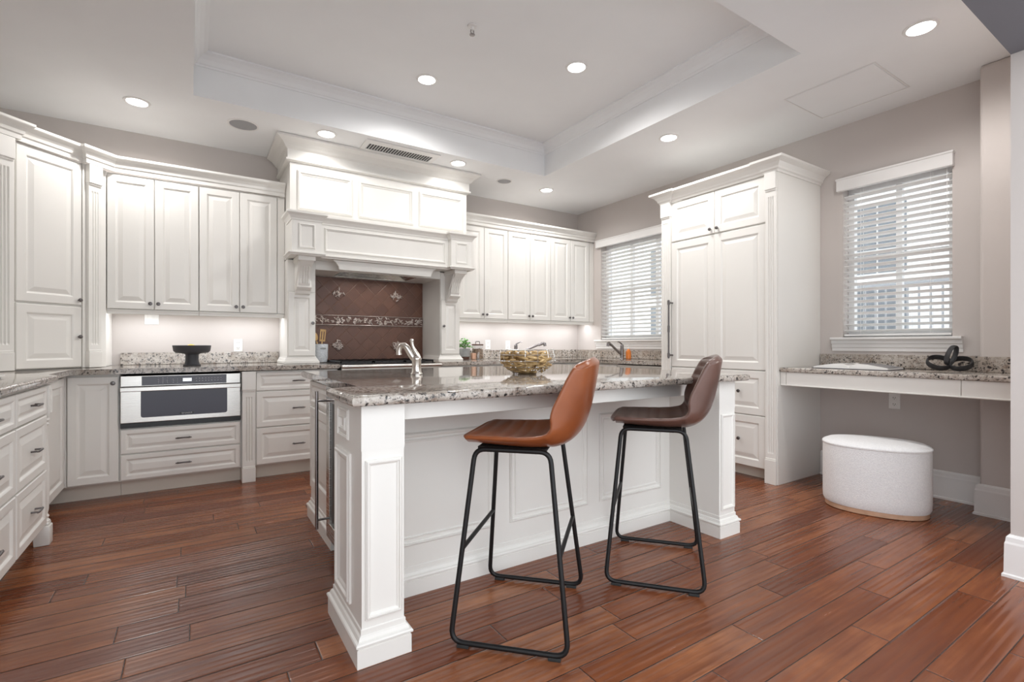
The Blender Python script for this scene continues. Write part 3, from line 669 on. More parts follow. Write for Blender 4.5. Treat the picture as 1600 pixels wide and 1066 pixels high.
post(.48, .63, 1.677, 2.06, -1); post(2.485, 2.63, 1.695, 2.04, 1)
b = B(); sweep(b, [(.63, 2.06), (.48, 2.06), (.48, 1.677), (.63, 1.677), (.63, 2.04), (2.485, 2.04), (2.485, 1.695), (2.63, 1.695), (2.63, 3.31), (.63, 3.31), (.63, 2.695)], IB); T.part('base_moulding', b, 'cab', world=True)
b = B(); t = bmesh.new(); panel(t, .03, .585, .20, .70, y=-.013, t=.013); panel(t, .03, .585, .715, .86, y=-.013, t=.013); merge(b, t, Matrix.Translation((.63, 3.31, 0)) @ Matrix.Rotation(-PI/2, 4, 'Z')); T.part('end_panel', b, 'cab', world=True)
T = Thing('granite_worktop', 'thick granite island top with a notched corner, holding faucet and gold bowl', 'worktop', (1.6, 2.5, .877))
b = B(); prism(b, [(.438, 1.635), (2.685, 1.635), (2.685, 3.355), (.578, 3.355), (.578, 2.03), (.562, 2.01), (.438, 2.01)], .877, .915, .016, 5); T.part('slab', b, 'granite', world=True, smooth=True)
T = Thing('beverage_fridge', 'stainless undercounter beverage fridge with bar handle in the island end', 'fridge', (.60, 2.387, 0))
b = B(); box(b, .635, 1.20, 2.084, 2.688, .10, .868); T.part('housing', b, 'black', world=True)
b = B()
for y0, y1, z0, z1 in ((2.086, 2.686, .09, .17), (2.086, 2.686, .79, .868), (2.086, 2.15, .17, .79), (2.622, 2.686, .17, .79)): box(b, .585, .628, y0, y1, z0, z1, .002)
d = T.part('door', b, 'steel', world=True)
b = B(); box(b, .596, .612, 2.15, 2.622, .17, .79); T.part('glass', b, 'fridgeglass', d, world=True)
b = B(); tube(b, [(.525, 2.62, .155), (.525, 2.62, .85)], .008, 10)
for z in (.20, .80): tube(b, [(.525, 2.62, z), (.588, 2.62, z)], .006, 8)
T.part('bar_handle', b, 'darknickel', d, True, world=True)  # darker metal stands in for the dark reflection on the bar
b = B(); box(b, .66, .69, 2.086, 2.686, 0, .09); T.part('toe_grille', b, 'black', world=True)

# ------------------------------------------------------------------ bar stools (local +x = front of seat)
def stool(label, loc, ang, leather):
    T = Thing('bar_stool', label, 'bar stool', (loc[0], loc[1], 0), R(ang), 'bar stools at the island')
    prof = [(.203, .716), (.208, .733), (.185, .745), (.12, .743), (.06, .738), (0, .734), (-.06, .732), (-.125, .736), (-.172, .752), (-.206, .790), (-.226, .845), (-.240, .905), (-.251, .965), (-.258, 1.010), (-.262, 1.034)]
    hw = [.168, .186, .200, .206, .210, .213, .215, .217, .218, .217, .214, .209, .202, .193, .182]
    lift = [.002, .006, .012, .016, .022, .027, .032, .038, .042, .034, .020, .012, .006, -.002, -.016]
    fwd = [-.012, -.010, -.006, 0, 0, 0, 0, .010, .040, .074, .084, .074, .060, .046, .036]
    def cr(a, t):
        i = min(int(t), len(a)-2); f = t-i; p = [a[max(0, min(len(a)-1, i+k))] for k in (-1, 0, 1, 2)]
        return .5*((2*p[1])+(-p[0]+p[2])*f+(2*p[0]-5*p[1]+4*p[2]-p[3])*f*f+(-p[0]+3*p[1]-3*p[2]+p[3])*f**3)
    NU, NV = 70, 19; b = B(); smooth = []; inner = []
    PF, PZ = [q[0] for q in prof], [q[1] for q in prof]
    for i in range(NU):
        t = (len(prof)-1)*i/(NU-1); f, z, h, l, w = cr(PF, t), cr(PZ, t), cr(hw, t), cr(lift, t), cr(fwd, t)
        smooth.append([Vector((f+w*abs(s)**2.6, s*h, z+l*abs(s)**2.6)) for s in [-1+2*j/(NV-1) for j in range(NV)]])
    def nrm_at(i, j):
        du = smooth[min(NU-1, i+1)][j]-smooth[max(0, i-1)][j]; dv = smooth[i][min(NV-1, j+1)]-smooth[i][max(0, j-1)]
        return du.cross(dv).normalized()
    sg = math.copysign(1, nrm_at(20, NV//2).z); gi, go = [], []
    for i in range(NU):
        t = (len(prof)-1)*i/(NU-1); ri, ro = [], []
        for j in range(NV):
            s = -1+2*j/(NV-1); n = nrm_at(i, j); edge = max(abs(s)**6, (1-min(1, (NU-1-i)/4))**2)
            ph = (t*1.15+.4) % 1.0; q = .011*math.exp(-((ph-.5)/.12)**2)*(1-abs(s)**10) if 1.8 < t < 13.4 else 0
            th = .040 if t < 7 else .044
            up = n*sg
            ri.append(b.verts.new(smooth[i][j]-up*(q+.008*edge))); ro.append(b.verts.new(smooth[i][j]-up*(th-.014*edge)))
        gi.append(ri); go.append(ro)
    for i in range(NU-1):
        for j in range(NV-1):
            b.faces.new((gi[i][j], gi[i][j+1], gi[i+1][j+1], gi[i+1][j])); b.faces.new((go[i][j], go[i+1][j], go[i+1][j+1], go[i][j+1]))
    rim = [(i, 0) for i in range(NU)]+[(NU-1, j) for j in range(1, NV)]+[(i, NV-1) for i in range(NU-2, -1, -1)]+[(0, j) for j in range(NV-2, 0, -1)]
    ctr = Vector((-.05, 0, .80)); mid = []
    for k, (i, j) in enumerate(rim):
        a, c = gi[i][j].co, go[i][j].co; m = (a+c)/2
        out = Vector((0, math.copysign(1, j-NV/2), 0)) if 0 < i < NU-1 else (Vector((.2, 0, -.8)) if i == 0 else Vector((-.2, 0, 1)))
        cor = 0 < i < 6 or (i == 0 and j in (0, 1, NV-2, NV-1))
        mid.append(b.verts.new(m+out*(.002 if cor else .006 if i == 0 else .010)))
    for k in range(len(rim)):
        (i, j), (i2, j2), k2 = rim[k], rim[(k+1) % len(rim)], (k+1) % len(rim)
        b.faces.new((gi[i][j], gi[i2][j2], mid[k2], mid[k])); b.faces.new((mid[k], mid[k2], go[i2][j2], go[i][j]))
    bmesh.ops.recalc_face_normals(b, faces=b.faces[:])
    sh = T.part('seat_shell', b, leather, smooth=2)
    sd = sh.modifiers.new('smooth', 'SUBSURF'); sd.levels = 1; sd.render_levels = 1
    b = B(); box(b, -.12, .145, -.15, .15, .690, .700, .003); T.part('seat_plate', b, 'seatdark')
    for s in (-1, 1):
        b = B(); loop = fillet([(.213, s*.262, .016), (.150, s*.165, .692), (-.135, s*.165, .692), (-.213, s*.262, .016)], .045, 6)
        tube(b, loop, .0095, 10, True); T.part('leg_frame', b, 'blackmetal', smooth=True)
    for k, (f0, f1) in enumerate(((.213, .150), (-.213, -.135))):
        t = .47; f = f0+(f1-f0)*t; w = .262+(.165-.262)*t; z = .016+(.692-.016)*t
        b = B(); tube(b, [(f, -w, z), (f, w, z)], .0085, 10); T.part('stretcher', b, 'blackmetal', smooth=True)
        b = B(); tube(b, [(f1*.6, -.165, .690), (f1*.6, .165, .690)], .008, 8); T.part('cross_bar', b, 'blackmetal', smooth=True)
    for f in (-.165, .165):
        for s in (-1, 1): b = B(); box(b, f-.022, f+.022, s*.262-.010, s*.262+.010, 0, .012, .002); T.part('foot', b, 'blackrubber')
    return T
stool('cognac tan leather bar stool on black sled legs', (1.117, 1.643), 134, 'cognac')
stool('dark brown leather bar stool on black sled legs, nearer the tall cabinet', (1.912, 1.656), 130, 'brownleather')

# ------------------------------------------------------------------ oval pouf
ang = math.atan2(-.936, .352)
T = Thing('pouf', 'white boucle oval pouf on a pale wood base under the desk edge', 'pouf', (3.80, 1.44, 0), ang)
def oval(b, prof, a, c, seg=56, p=2.35):
    rg = []
    for r, z in prof:
        row = []
        for k in range(seg):
            th = 2*PI*k/seg; x, y = math.cos(th), math.sin(th)
            row.append(b.verts.new((math.copysign(abs(x)**(2/p), x)*a*r if r > .0 else 0, math.copysign(abs(y)**(2/p), y)*c*r, z)))
        rg.append(row)
    for q, w in zip(rg, rg[1:]):
        for k in range(seg): b.faces.new((q[k], q[(k+1) % seg], w[(k+1) % seg], w[k]))
    b.faces.new(rg[0][::-1]); b.faces.new(rg[-1]); return b
b = B(); oval(b, [(.97, .034), (.995, .05), (1, .09), (1, .40), (.996, .416)], .293, .225); T.part('upholstery', b, 'boucle', smooth=True)
b = B(); oval(b, [(.996, .416), (1.012, .420), (1.012, .428), (.99, .434), (.90, .446), (.6, .456), (.2, .459)], .293, .225); T.part('cushion_top', b, 'boucle', smooth=True)
b = B(); oval(b, [(.93, 0), (.955, .004), (.955, .032), (.94, .036)], .293, .225); T.part('wood_base', b, 'oak', smooth=True)

# ------------------------------------------------------------------ blinds
def blind(name_label, y0, y1, z0, z1, vy0, vy1, vz0, vz1):
    T = Thing('window_blind', name_label, 'blind', (XR+.03, (y0+y1)/2, z0), 0, 'white slatted blinds')
    b = B(); n = int((z1-z0-.07)/.047); a = R(20)
    for i in range(n):
        z = z0+.045+i*.047; c, s = math.cos(a)*.0245, -math.sin(a)*.0245
        q = [(XR+.034+dx*1, z+dz) for dx, dz in ((-c, -s), (c, s), (c, s+.0038), (-c, -s+.0038))]
        L = [[b.verts.new((x, y, zz)) for x, zz in q] for y in (y0+.006, y1-.006)]
        for k in range(4): b.faces.new((L[0][k], L[0][(k+1) % 4], L[1][(k+1) % 4], L[1][k]))
        b.faces.new(L[0][::-1]); b.faces.new(L[1])
    bmesh.ops.recalc_face_normals(b, faces=b.faces[:]); T.part('slats', b, 'slat', world=True)
    b = B(); box(b, XR-.042, XR-.001, vy0, vy1, vz0, vz1, .004); box(b, XR-.048, XR-.001, vy0-.004, vy1+.004, vz1-.016, vz1, .004); T.part('valance', b, 'trim', world=True)
    b = B(); box(b, XR+.008, XR+.058, y0+.006, y1-.006, z0+.006, z0+.022, .003); T.part('bottom_rail', b, 'slat', world=True)
    w = y1-y0; m = max(2, round(w/.42))
    for i in range(m):
        y = y0+w*(i+.5)/m if w > .8 else y0+w*(.18+.64*i)
        b = B()
        for x in (XR+.010, XR+.058): tube(b, [(x, y, z0+.02), (x, y, z1-.02)], .0014, 5)
        T.part('ladder_cord', b, 'slat', world=True)
    b = B(); tube(b, [(XR+.004, y0+.03, z1-.02), (XR+.002, y0+.028, z1-.45)], .002, 5); blob(b, (XR+.002, y0+.028, z1-.46), (.006, .006, .014)); T.part('pull_cord', b, 'slat', world=True)
blind('white slatted blind half open above the desk', W2[0], W2[1], W2[2], W2[3]-.005, 1.205, 1.94, 2.325, 2.428)
blind('white slatted blind half open above the window sink', W1[0], W1[1], W1[2], W1[3]-.005, 3.30, 4.80, 2.335, 2.430)

# ------------------------------------------------------------------ ceiling fittings
def downlight(loc, label):
    T = Thing('ceiling_downlight', label, 'ceiling light', loc, 0, 'recessed ceiling downlights')
    b = B(); lathe(b, [(.062, .0), (.066, -.008), (.080, -.006), (.084, 0)], seg=32, cap=False); T.part('trim_ring', b, 'trim', smooth=True)
    b = B(); lathe(b, [(.062, -.003), (.03, -.0035), (.002, -.004)], seg=32); p = T.part('lens', b, 'lens', smooth=True)
    ld = bpy.data.lights.new('downlight_beam', 'SPOT'); ld.energy = CAN_W; ld.spot_size = R(166); ld.spot_blend = .55; ld.shadow_soft_size = .055; ld.color = (1, .975, .95)
    lo = bpy.data.objects.new('downlight_beam', ld); COL.objects.link(lo); lo.parent = T.o; lo.location = (0, 0, -.03)
    return T.o
L0 = downlight((-.342, 4.529, ZC), 'lit recessed downlight above the diagonal corner cabinet')
for p, l in (((.949, 4.348, ZC), 'lit recessed downlight between round speaker and ceiling vent'), ((2.188, 4.35, ZC), 'lit recessed downlight beside the vent, over the hood crown'),
             ((3.422, 4.554, ZC), 'lit recessed downlight above the sink corner cupboards'), ((3.437, 2.829, ZC), 'lit recessed downlight in front of the tall cabinet'),
             ((3.432, 1.078, ZC), 'large lit recessed downlight on the lower ceiling nearest the opening'), ((1.546, 3.62, TZ), 'lit recessed downlight in the tray ceiling straight over the hood'),
             ((2.421, 2.847, TZ), 'lit recessed downlight in the tray ceiling beside its moulded long edge')):
    c = dup(L0, p, l)
    if 'vent' in l:                                  # the pair washing the hood is set weaker to keep its mouldings readable
        for q in c.children:
            if q.type == 'LIGHT': q.data = q.data.copy(); q.data.energy = HOODCAN_W
def speaker(loc, r, label):
    T = Thing('ceiling_speaker', label, 'speaker', loc, 0, 'round ceiling speakers')
    b = B(); lathe(b, [(r*.86, 0), (r*.88, -.006), (r, -.005), (r*1.02, 0)], seg=32, cap=False); T.part('rim', b, 'trim', smooth=True)
    b = B(); lathe(b, [(r*.87, -.002), (r*.5, -.0035), (.002, -.004)], seg=32); T.part('grille', b, 'speaker', smooth=True)
speaker((.345, 4.537, ZC), .115, 'round grey ceiling speaker above the cupboards before the hood')
speaker((2.849, 4.555, ZC), .085, 'small round ceiling speaker above the cupboards beyond the hood')
T = Thing('ceiling_vent', 'long slotted air vent in the ceiling over the range hood', 'vent', (1.612, 4.373, ZC))
b = B()
for x0, x1, y0, y1 in ((-.347, .347, -.118, -.040), (-.347, .347, .097, .118), (-.347, -.305, -.040, .097), (.300, .347, -.040, .097)): box(b, x0, x1, y0, y1, -.009, -.0005)
T.part('frame', b, 'trim')
b = B(); box(b, -.305, .300, -.040, .097, -.002, -.0006); T.part('duct', b, 'ventdark')
b = B()
for k in range(24): box(b, -.303+k*.0252, -.2945+k*.0252, -.040, .097, -.0045, -.002)
T.part('slats', b, 'rail2')
T = Thing('fire_sprinkler', 'small chrome fire sprinkler on the tray ceiling', 'sprinkler', (1.536, 2.851, TZ))
b = B(); lathe(b, [(.001, 0), (.032, -.001), (.030, -.008), (.012, -.012), (.010, -.03), (.002, -.031)], seg=20); T.part('escutcheon', b, 'trim', smooth=True)
b = B(); tube(b, [(-.010, 0, -.028), (-.012, 0, -.045), (0, 0, -.056)], .003, 6); tube(b, [(.010, 0, -.028), (.012, 0, -.045), (0, 0, -.056)], .003, 6); lathe(b, [(.002, -.062), (.018, -.061), (.018, -.057), (.002, -.056)], seg=14); T.part('deflector', b, 'darknickel', smooth=True)
T = Thing('access_hatch', 'flat white ceiling access panel between downlights and window wall', 'ceiling hatch', (3.88, 1.65, ZC))
b = B(); box(b, -.262, .262, -.272, .272, -.004, -.0006, .001); T.part('panel', b, 'ceil')
b = B()
for x0, x1, y0, y1 in ((-.275, .275, -.285, -.279), (-.275, .275, .279, .285), (-.275, -.269, -.279, .279), (.269, .275, -.279, .279)): box(b, x0, x1, y0, y1, -.004, -.0006)
T.part('frame', b, 'trim')

# ------------------------------------------------------------------ outlets
def outlet(loc, rotz, label, name='wall_outlet', cat='outlet'):
    T = Thing(name, label, cat, loc, rotz, 'white wall outlets')
    b = B(); box(b, -.036, .036, -.006, 0, -.058, .058, .003); T.part('cover_plate', b, 'plate')
    for s in (-1, 1):
        b = B(); box(b, -.017, .017, -.008, -.004, s*.024-.014, s*.024+.014, .002); p = T.part('socket', b, 'plate')
        b = B(); box(b, -.008, -.005, -.0086, -.007, s*.024-.002, s*.024+.008); box(b, .005, .008, -.0086, -.007, s*.024-.002, s*.024+.008); blob(b, (0, -.008, s*.024-.007), (.0025, .001, .0025)); T.part('slots', b, 'slot', p)
    return T.o
O0 = outlet((.353, YB, 1.076), 0, 'white double outlet beside the pedestal bowl, above the granite upstand')
dup(O0, (3.014, YB, 1.081), 'white double outlet just beyond the lidded glass jar')
dup(O0, (3.30, YB, 1.072), 'white double outlet above the gold bowl, near the corner faucet')
dup(O0, (XR, 1.554, .658), 'white double outlet under the desk above the pouf', -PI/2)
T = Thing('switch_plate', 'small white switch plate tucked under the wall cupboards near the corner cabinet', 'switch', (-.292, YB, 1.300))
b = B(); box(b, -.05, .05, -.006, 0, -.045, .058, .003); T.part('cover_plate', b, 'plate')
b = B(); box(b, -.030, -.008, -.009, -.004, -.025, .035, .002); box(b, .008, .030, -.009, -.004, -.025, .035, .002); T.part('rockers', b, 'plate')

# ------------------------------------------------------------------ faucets
T = Thing('faucet', 'brushed nickel high-arc faucet with lever on the island', 'faucet', (1.075, 2.664, .9155), math.atan2(.5434, -.8395))
b = B(); lathe(b, [(.034, 0), (.033, .005), (.027, .012), (.0255, .04), (.026, .078), (.0285, .084), (.0285, .090), (.024, .10), (.012, .108)], seg=24); T.part('body', b, 'nickel', smooth=True)
b = B(); tube(b, [(.004, 0, .078), (.024, 0, .100), (.040, 0, .126), (.056, 0, .152), (.072, 0, .166), (.086, 0, .165), (.097, 0, .152), (.101, 0, .132), (.100, 0, .110)], [.019, .019, .0185, .0175, .0165, .0155, .015, .0145, .0155], 14); T.part('spout', b, 'nickel', smooth=True)
b = B(); tube(b, [(-.016, 0, .082), (-.006, 0, .108), (.010, 0, .134), (.020, 0, .154), (.025, 0, .174), (.027, 0, .190)], [.0145, .014, .0115, .009, .0085, .0115], 12); blob(b, (.027, 0, .192), (.0118, .0118, .011), u=14, v=10); T.part('lever', b, 'nickel', smooth=True)
def pullout_faucet(loc, rot, label, L, mat):
    T = Thing('faucet', label, 'faucet', loc, rot)
    b = B(); lathe(b, [(.028, 0), (.026, .006), (.021, .012), (.020, .15), (.021, .158), (.015, .17)], seg=20); T.part('body', b, mat, smooth=True)
    b = B(); tube(b, [(.0, 0, .05), (.05, 0, .075), (L*.8, 0, .170)], [.015, .014, .014], 12); T.part('spout', b, mat, smooth=True)
    b = B(); tube(b, [(L*.78, 0, .160), (L*.95, 0, .185), (L, 0, .180), (L+.005, 0, .150)], [.014, .019, .02, .018], 12); T.part('spray_head', b, mat, smooth=True)
    b = B(); tube(b, [(0, 0, .165), (.012, 0, .180), (.055, .005, .200), (.075, .006, .198)], [.012, .009, .006, .005], 10); T.part('lever', b, mat, smooth=True)
pullout_faucet((4.20, 4.13, .9155), PI, 'dark pull-out faucet under the sink window beside the orange soap', .22, 'darknickel')
pullout_faucet((3.20, 4.86, .9155), math.atan2(-.5434, .8395), 'grey pull-out faucet seen just above the gold bowl', .34, 'darknickel')

# ------------------------------------------------------------------ things on the worktops
T = Thing('wire_bowl', 'gold woven leaf bowl with beaded silver rim on the island', 'bowl', (1.652, 2.388, .9155)); T.o.scale = (1.1, 1.1, 1.16)
b = B(); lathe(b, [(.048, 0), (.052, .004), (.048, .010), (.04, .014)], seg=28); T.part('foot_ring', b, 'gold', smooth=True)
b = B(); rr = random.Random(5)
def bowl_r(z): return .045+.100*math.sin(PI/2*min(1, (z+.006)/.082))**.9-(.25*(z-.085) if z > .085 else 0)
for k in range(210):
    a = rr.uniform(0, 2*PI); z = rr.uniform(.010, .108)
    if math.cos(a-R(-33)) > .80 and z > .05: continue
    r_ = bowl_r(z)-rr.uniform(0, .014); L = rr.uniform(.022, .036)
    blob(b, (math.cos(a)*r_, math.sin(a)*r_, z), (rr.uniform(.006, .009), L, rr.uniform(.006, .0085)), (rr.uniform(-.35, .35), rr.uniform(-.3, .3), a), 8, 5)
for k in range(40):
    a = rr.uniform(0, 2*PI); r_ = rr.uniform(.0, .07)
    blob(b, (math.cos(a)*r_, math.sin(a)*r_, .022+rr.uniform(0, .02)), (.009, .03, .009), (rr.uniform(-.3, .3), 0, rr.uniform(0, 6)), 8, 5)
for k in range(7):
    a = R(120)+k*R(34); blob(b, (math.cos(a)*.095, math.sin(a)*.095, .090), (.026, .036, .028), (.2, .1, a), 10, 7)
T.part('woven_leaves', b, 'gold', smooth=True)
b = B()
for i in range(14):
    a = 2*PI*i/14; tube(b, [(math.cos(a)*(bowl_r(z)+.004), math.sin(a)*(bowl_r(z)+.004), z) for z in (.008, .03, .06, .09, .118)], .0016, 5)
for z in (.035, .065, .095, .118): tube(b, [(math.cos(2*PI*k/32)*(bowl_r(z)+.004), math.sin(2*PI*k/32)*(bowl_r(z)+.004), z) for k in range(32)], .0018, 5, True)
for k in range(90):
    a = 2*PI*k/45+rr.uniform(-.05, .05); z = rr.choice((.02, .035, .065, .105, .118)); blob(b, (math.cos(a)*(bowl_r(z)+.006), math.sin(a)*(bowl_r(z)+.006), z), (.0042,)*3, u=6, v=5)
T.part('beaded_wire', b, 'silverwire', smooth=True)

T = Thing('pedestal_bowl', 'charcoal pedestal bowl on the worktop above the microwave', 'bowl', (-.003, 4.75, .9155))
b = B(); lathe(b, [(.062, 0), (.062, .006), (.052, .012), (.046, .04), (.046, .088), (.060, .098)], seg=32); T.part('pedestal', b, 'charcoal', smooth=True)
b = B(); lathe(b, [(.058, .096), (.112, .104), (.126, .118), (.133, .160), (.131, .163), (.122, .120), (.05, .110), (.004, .109)], seg=36); T.part('dish', b, 'charcoal', smooth=True)
b = B(); blob(b, (0, 0, 0), (.042, .030, .030), u=16, v=12); blob(b, (.042, 0, 0), (.008, .007, .007)); single('lemon', b, 'lemon', 'yellow lemon just showing over the rim of the charcoal pedestal bowl', 'lemon', (-.01, 4.76, .9155+.142), .6, smooth=True)

T = Thing('utensil_crock', 'pale grey utensil crock beside the hood column', 'crock', (1.028, 4.93, .9155))
b = B(); lathe(b, [(.046, 0), (.052, .004), (.060, .05), (.062, .168), (.059, .174), (.055, .168), (.050, .02), (.004, .014)], seg=32); T.part('pot', b, 'crock', smooth=True)
b = B(); box(b, -.02, .03, -.064, -.060, .125, .140, .001); T.part('label_band', b, 'potgrey')
def spatula(loc, rz, tilt, label, slots):
    b = B(); tube(b, [(0, 0, .0), (0, 0, .19)], [.005, .006], 8)
    if slots:
        for x0, x1 in ((-.026, -.016), (-.006, .006), (.016, .026)): box(b, x0, x1, -.003, .003, .20, .285)
        box(b, -.026, .026, -.003, .003, .185, .202, .002); box(b, -.026, .026, -.003, .003, .28, .30, .002)
    else: blob(b, (0, 0, .235), (.024, .006, .04), u=12, v=8)
    o = single('wooden_spatula' if slots else 'wooden_spoon', b, 'spoon', label, 'spatula' if slots else 'spoon', loc, 0, smooth=True); o.rotation_euler = (tilt[0], tilt[1], rz); return o
spatula((1.020, 4.93, .9300), -.4, (.05, .10), 'slotted wooden spatula standing in the grey crock', True)
spatula((1.030, 4.94, .9300), .3, (-.04, -.22), 'wooden spoon leaning in the grey crock toward the hood column', False)

T = Thing('potted_plant', 'small leafy green plant in a grey pot beyond the hood column', 'plant', (2.585, 4.98, .9155))
b = B(); lathe(b, [(.042, .0), (.050, .003), (.052, .03)], seg=24); T.part('wood_stand', b, 'darkwood', smooth=True)
b = B(); lathe(b, [(.046, .03), (.058, .034), (.064, .115), (.066, .122), (.060, .124), (.055, .112), (.004, .108)], seg=28); T.part('pot', b, 'potgrey', smooth=True)
b = B(); rr = random.Random(9)
for k in range(110):
    a = rr.uniform(0, 2*PI); e = rr.uniform(-.1, 1.45); r_ = rr.uniform(.035, .085)
    blob(b, (math.cos(a)*math.cos(e)*r_, math.sin(a)*math.cos(e)*r_, .145+math.sin(e)*r_*1.1), (.016, .010, .0035), (rr.uniform(-.7, .7), rr.uniform(-.7, .7), a), 7, 4)
for k in range(9):
    a = k*.7; tube(b, [(0, 0, .105), (math.cos(a)*.03, math.sin(a)*.03, .16)], .002, 5)
T.part('foliage', b, 'leaf', smooth=True)
b = B(); lathe(b, [(.024, 0), (.029, .004), (.032, .070), (.030, .072), (.026, .01), (.003, .008)], seg=22); single('copper_cup', b, 'copper', 'small copper pink cup between plant and glass jar', 'cup', (2.672, 4.93, .9155), smooth=True)
T = Thing('glass_jar', 'lidded glass jar of brown nuts beside the potted plant', 'jar', (2.775, 5.02, .9155))
b = B(); lathe(b, [(.058, 0), (.066, .004), (.066, .150), (.060, .158)], seg=28, cap=False); lathe(b, [(.002, .001), (.058, .0015)], seg=28, cap=False); T.part('glass', b, 'jarglass', smooth=True)
b = B(); rr = random.Random(2)
lathe(b, [(.056, .004), (.060, .010), (.060, .118), (.003, .122)], seg=24)
for k in range(120):
    a = rr.uniform(0, 2*PI); z = rr.uniform(.01, .122); blob(b, (math.cos(a)*.058, math.sin(a)*.058, z), (.008, .006, .006), (0, 0, a), 6, 4)
o = T.part('nuts', b, 'nuts', smooth=True)
b = B(); lathe(b, [(.068, .158), (.068, .170), (.062, .174), (.004, .175)], seg=28); p = T.part('lid', b, 'darkwood', smooth=True)
b = B(); tube(b, fillet([(-.026, 0, .172), (-.026, 0, .203), (.026, 0, .203), (.026, 0, .172)], .008, 3, False), .0045, 8); T.part('lid_handle', b, 'knob', p, True)
T = Thing('soap_bottle', 'small clear bottle of orange soap next to the window faucet', 'soap bottle', (4.275, 4.10, .9155))
b = B(); lathe(b, [(.026, 0), (.031, .004), (.031, .085), (.016, .110), (.012, .120)], seg=22); T.part('bottle', b, 'orange', smooth=True)
b = B(); lathe(b, [(.013, .118), (.013, .132), (.004, .134), (.004, .160)], seg=14); tube(b, [(0, 0, .160), (-.03, 0, .158)], .004, 8); T.part('pump', b, 'plate', smooth=True)
T = Thing('open_book', 'large open book lying on the granite desk', 'book', (4.03, 1.64, .909), R(-90))
b = B(); box(b, -.245, .245, -.135, .135, 0, .004, .001); T.part('cover', b, 'bookcover')
for s in (-1, 1):
    b = B(); pts = [(0, .010), (.015, .028), (.05, .040), (.11, .036), (.18, .024), (.235, .014)]
    L = [[b.verts.new((s*x, y, z)) for x, z in pts]+[b.verts.new((s*.235, y, .0042)), b.verts.new((0, y, .0042))] for y in (-.128, .128)]
    n_ = len(L[0])
    for k in range(n_): b.faces.new((L[0][k], L[0][(k+1) % n_], L[1][(k+1) % n_], L[1][k]))
    b.faces.new(L[0][::-1]); b.faces.new(L[1]); bmesh.ops.recalc_face_normals(b, faces=b.faces[:]); p = T.part('page_block', b, 'paper', smooth=True)
    b = B(); q = [[b.verts.new((s*x, y, z+.0008)) for x, z in pts[1:]] for y in (-.11, .11)]
    for k in range(len(pts)-2): b.faces.new((q[0][k], q[0][k+1], q[1][k+1], q[1][k]))
    T.part('printed_picture', b, 'printing' if s < 0 else 'bookphoto', p)
T = Thing('knot_sculpture', 'matte black looped knot sculpture on the desk', 'sculpture', (4.15, 1.155, .916), R(-70))
def band_loop(b, c, rx, ry, w, th, rot):
    from mathutils import Euler
    n = 40; t = bmesh.new(); rg = []
    for k in range(n):
        a = 2*PI*k/n; d = Vector((math.cos(a)*ry, math.sin(a)*rx, 0)).normalized(); p = Vector((math.cos(a)*rx, math.sin(a)*ry, 0))
        rg.append([t.verts.new(p+d*(th*math.cos(q))+Vector((0, 0, w*math.sin(q)))) for q in [2*PI*j/10 for j in range(10)]])
    for i in range(n):
        for j in range(10): t.faces.new((rg[i][j], rg[(i+1) % n][j], rg[(i+1) % n][(j+1) % 10], rg[i][(j+1) % 10]))
    bmesh.ops.recalc_face_normals(t, faces=t.faces[:]); merge(b, t, Matrix.Translation(c) @ Euler(rot).to_matrix().to_4x4())
b = B(); band_loop(b, (-.050, 0, .050), .062, .062, .019, .0058, (R(34), R(6), .1)); T.part('low_ring', b, 'knot', smooth=True)
b = B(); band_loop(b, (.056, -.008, .046), .058, .060, .019, .0058, (R(32), R(-8), -.1)); T.part('low_ring', b, 'knot', smooth=True)
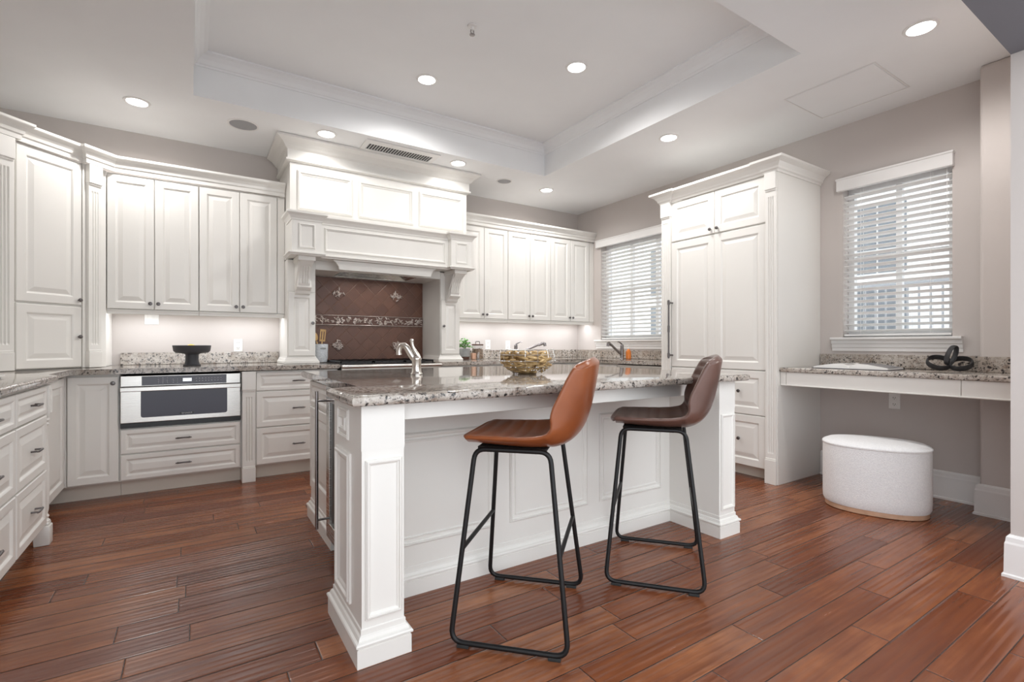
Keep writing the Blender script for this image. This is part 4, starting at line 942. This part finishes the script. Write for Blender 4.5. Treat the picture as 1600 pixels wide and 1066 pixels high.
b = B(); band_loop(b, (.010, -.012, .098), .030, .064, .016, .0058, (PI/2+.15, R(18), R(52))); T.part('upright_ring', b, 'knot', smooth=True)
for i, (dx, dz, s, l) in enumerate(((0, 0, 1, 'grey-edged magazine at the bottom of the pile on the drawer-side worktop'), (.01, .009, .94, 'white magazine on top of the pile on the drawer-side worktop'))):
    b = B(); box(b, -.11*s, .11*s, -.15*s, .15*s, 0, .008, .0015)
    single('magazine', b, 'paper' if i else 'potgrey', l, 'magazine', (-.90+dx, 3.32, .9155+dz), .12-.1*i)

# ------------------------------------------------------------------ outdoors beyond the windows
b = B(); box(b, 4.9, 40, -25, 40, -3.4, -3.3); struct('ground', b, 'grass')
T = Thing('neighbour_building', 'pale neighbouring building with white-framed windows seen through the blinds', 'building', (12, 4, -3.3))
b = B(); box(b, 11.5, 12.0, -3, 22, -3.3, 5.2); T.part('facade', b, 'stucco', world=True)
b = B(); v = [b.verts.new(p) for p in ((11.0, -3.3, 5.2), (11.0, 22.3, 5.2), (13.5, 22.3, 6.6), (13.5, -3.3, 6.6), (11.0, -3.3, 5.35), (11.0, 22.3, 5.35))]
b.faces.new((v[0], v[1], v[2], v[3])); T.part('roof', b, 'roof', world=True)
for zz in (-1.7, .75, 2.45):
    for yy in (-1.6, .6, 2.4, 4.3, 7.0, 9.6, 12.2, 14.6, 17.2):
        b = B(); box(b, 11.46, 11.52, yy-.55, yy+.55, zz, zz+1.5); f = T.part('window_frame', b, 'vinyl', world=True)
        b = B()
        for i in range(2):
            for j in range(3): box(b, 11.44, 11.462, yy-.48+i*.5, yy-.48+i*.5+.46, zz+.06+j*.47, zz+.06+j*.47+.43)
        T.part('panes', b, 'farglass', f, world=True)
for zz in (1.2,):
    b = B(); box(b, 10.6, 11.5, 2.0, 8.5, zz-.12, zz); T.part('balcony_floor', b, 'stucco', world=True)
    b = B(); box(b, 10.6, 10.66, 2.0, 8.5, zz+.95, zz+1.02)
    for k in range(40): box(b, 10.62, 10.645, 2.05+k*.163, 2.075+k*.163, zz, zz+.95)
    T.part('balcony_rail', b, 'rail', world=True)
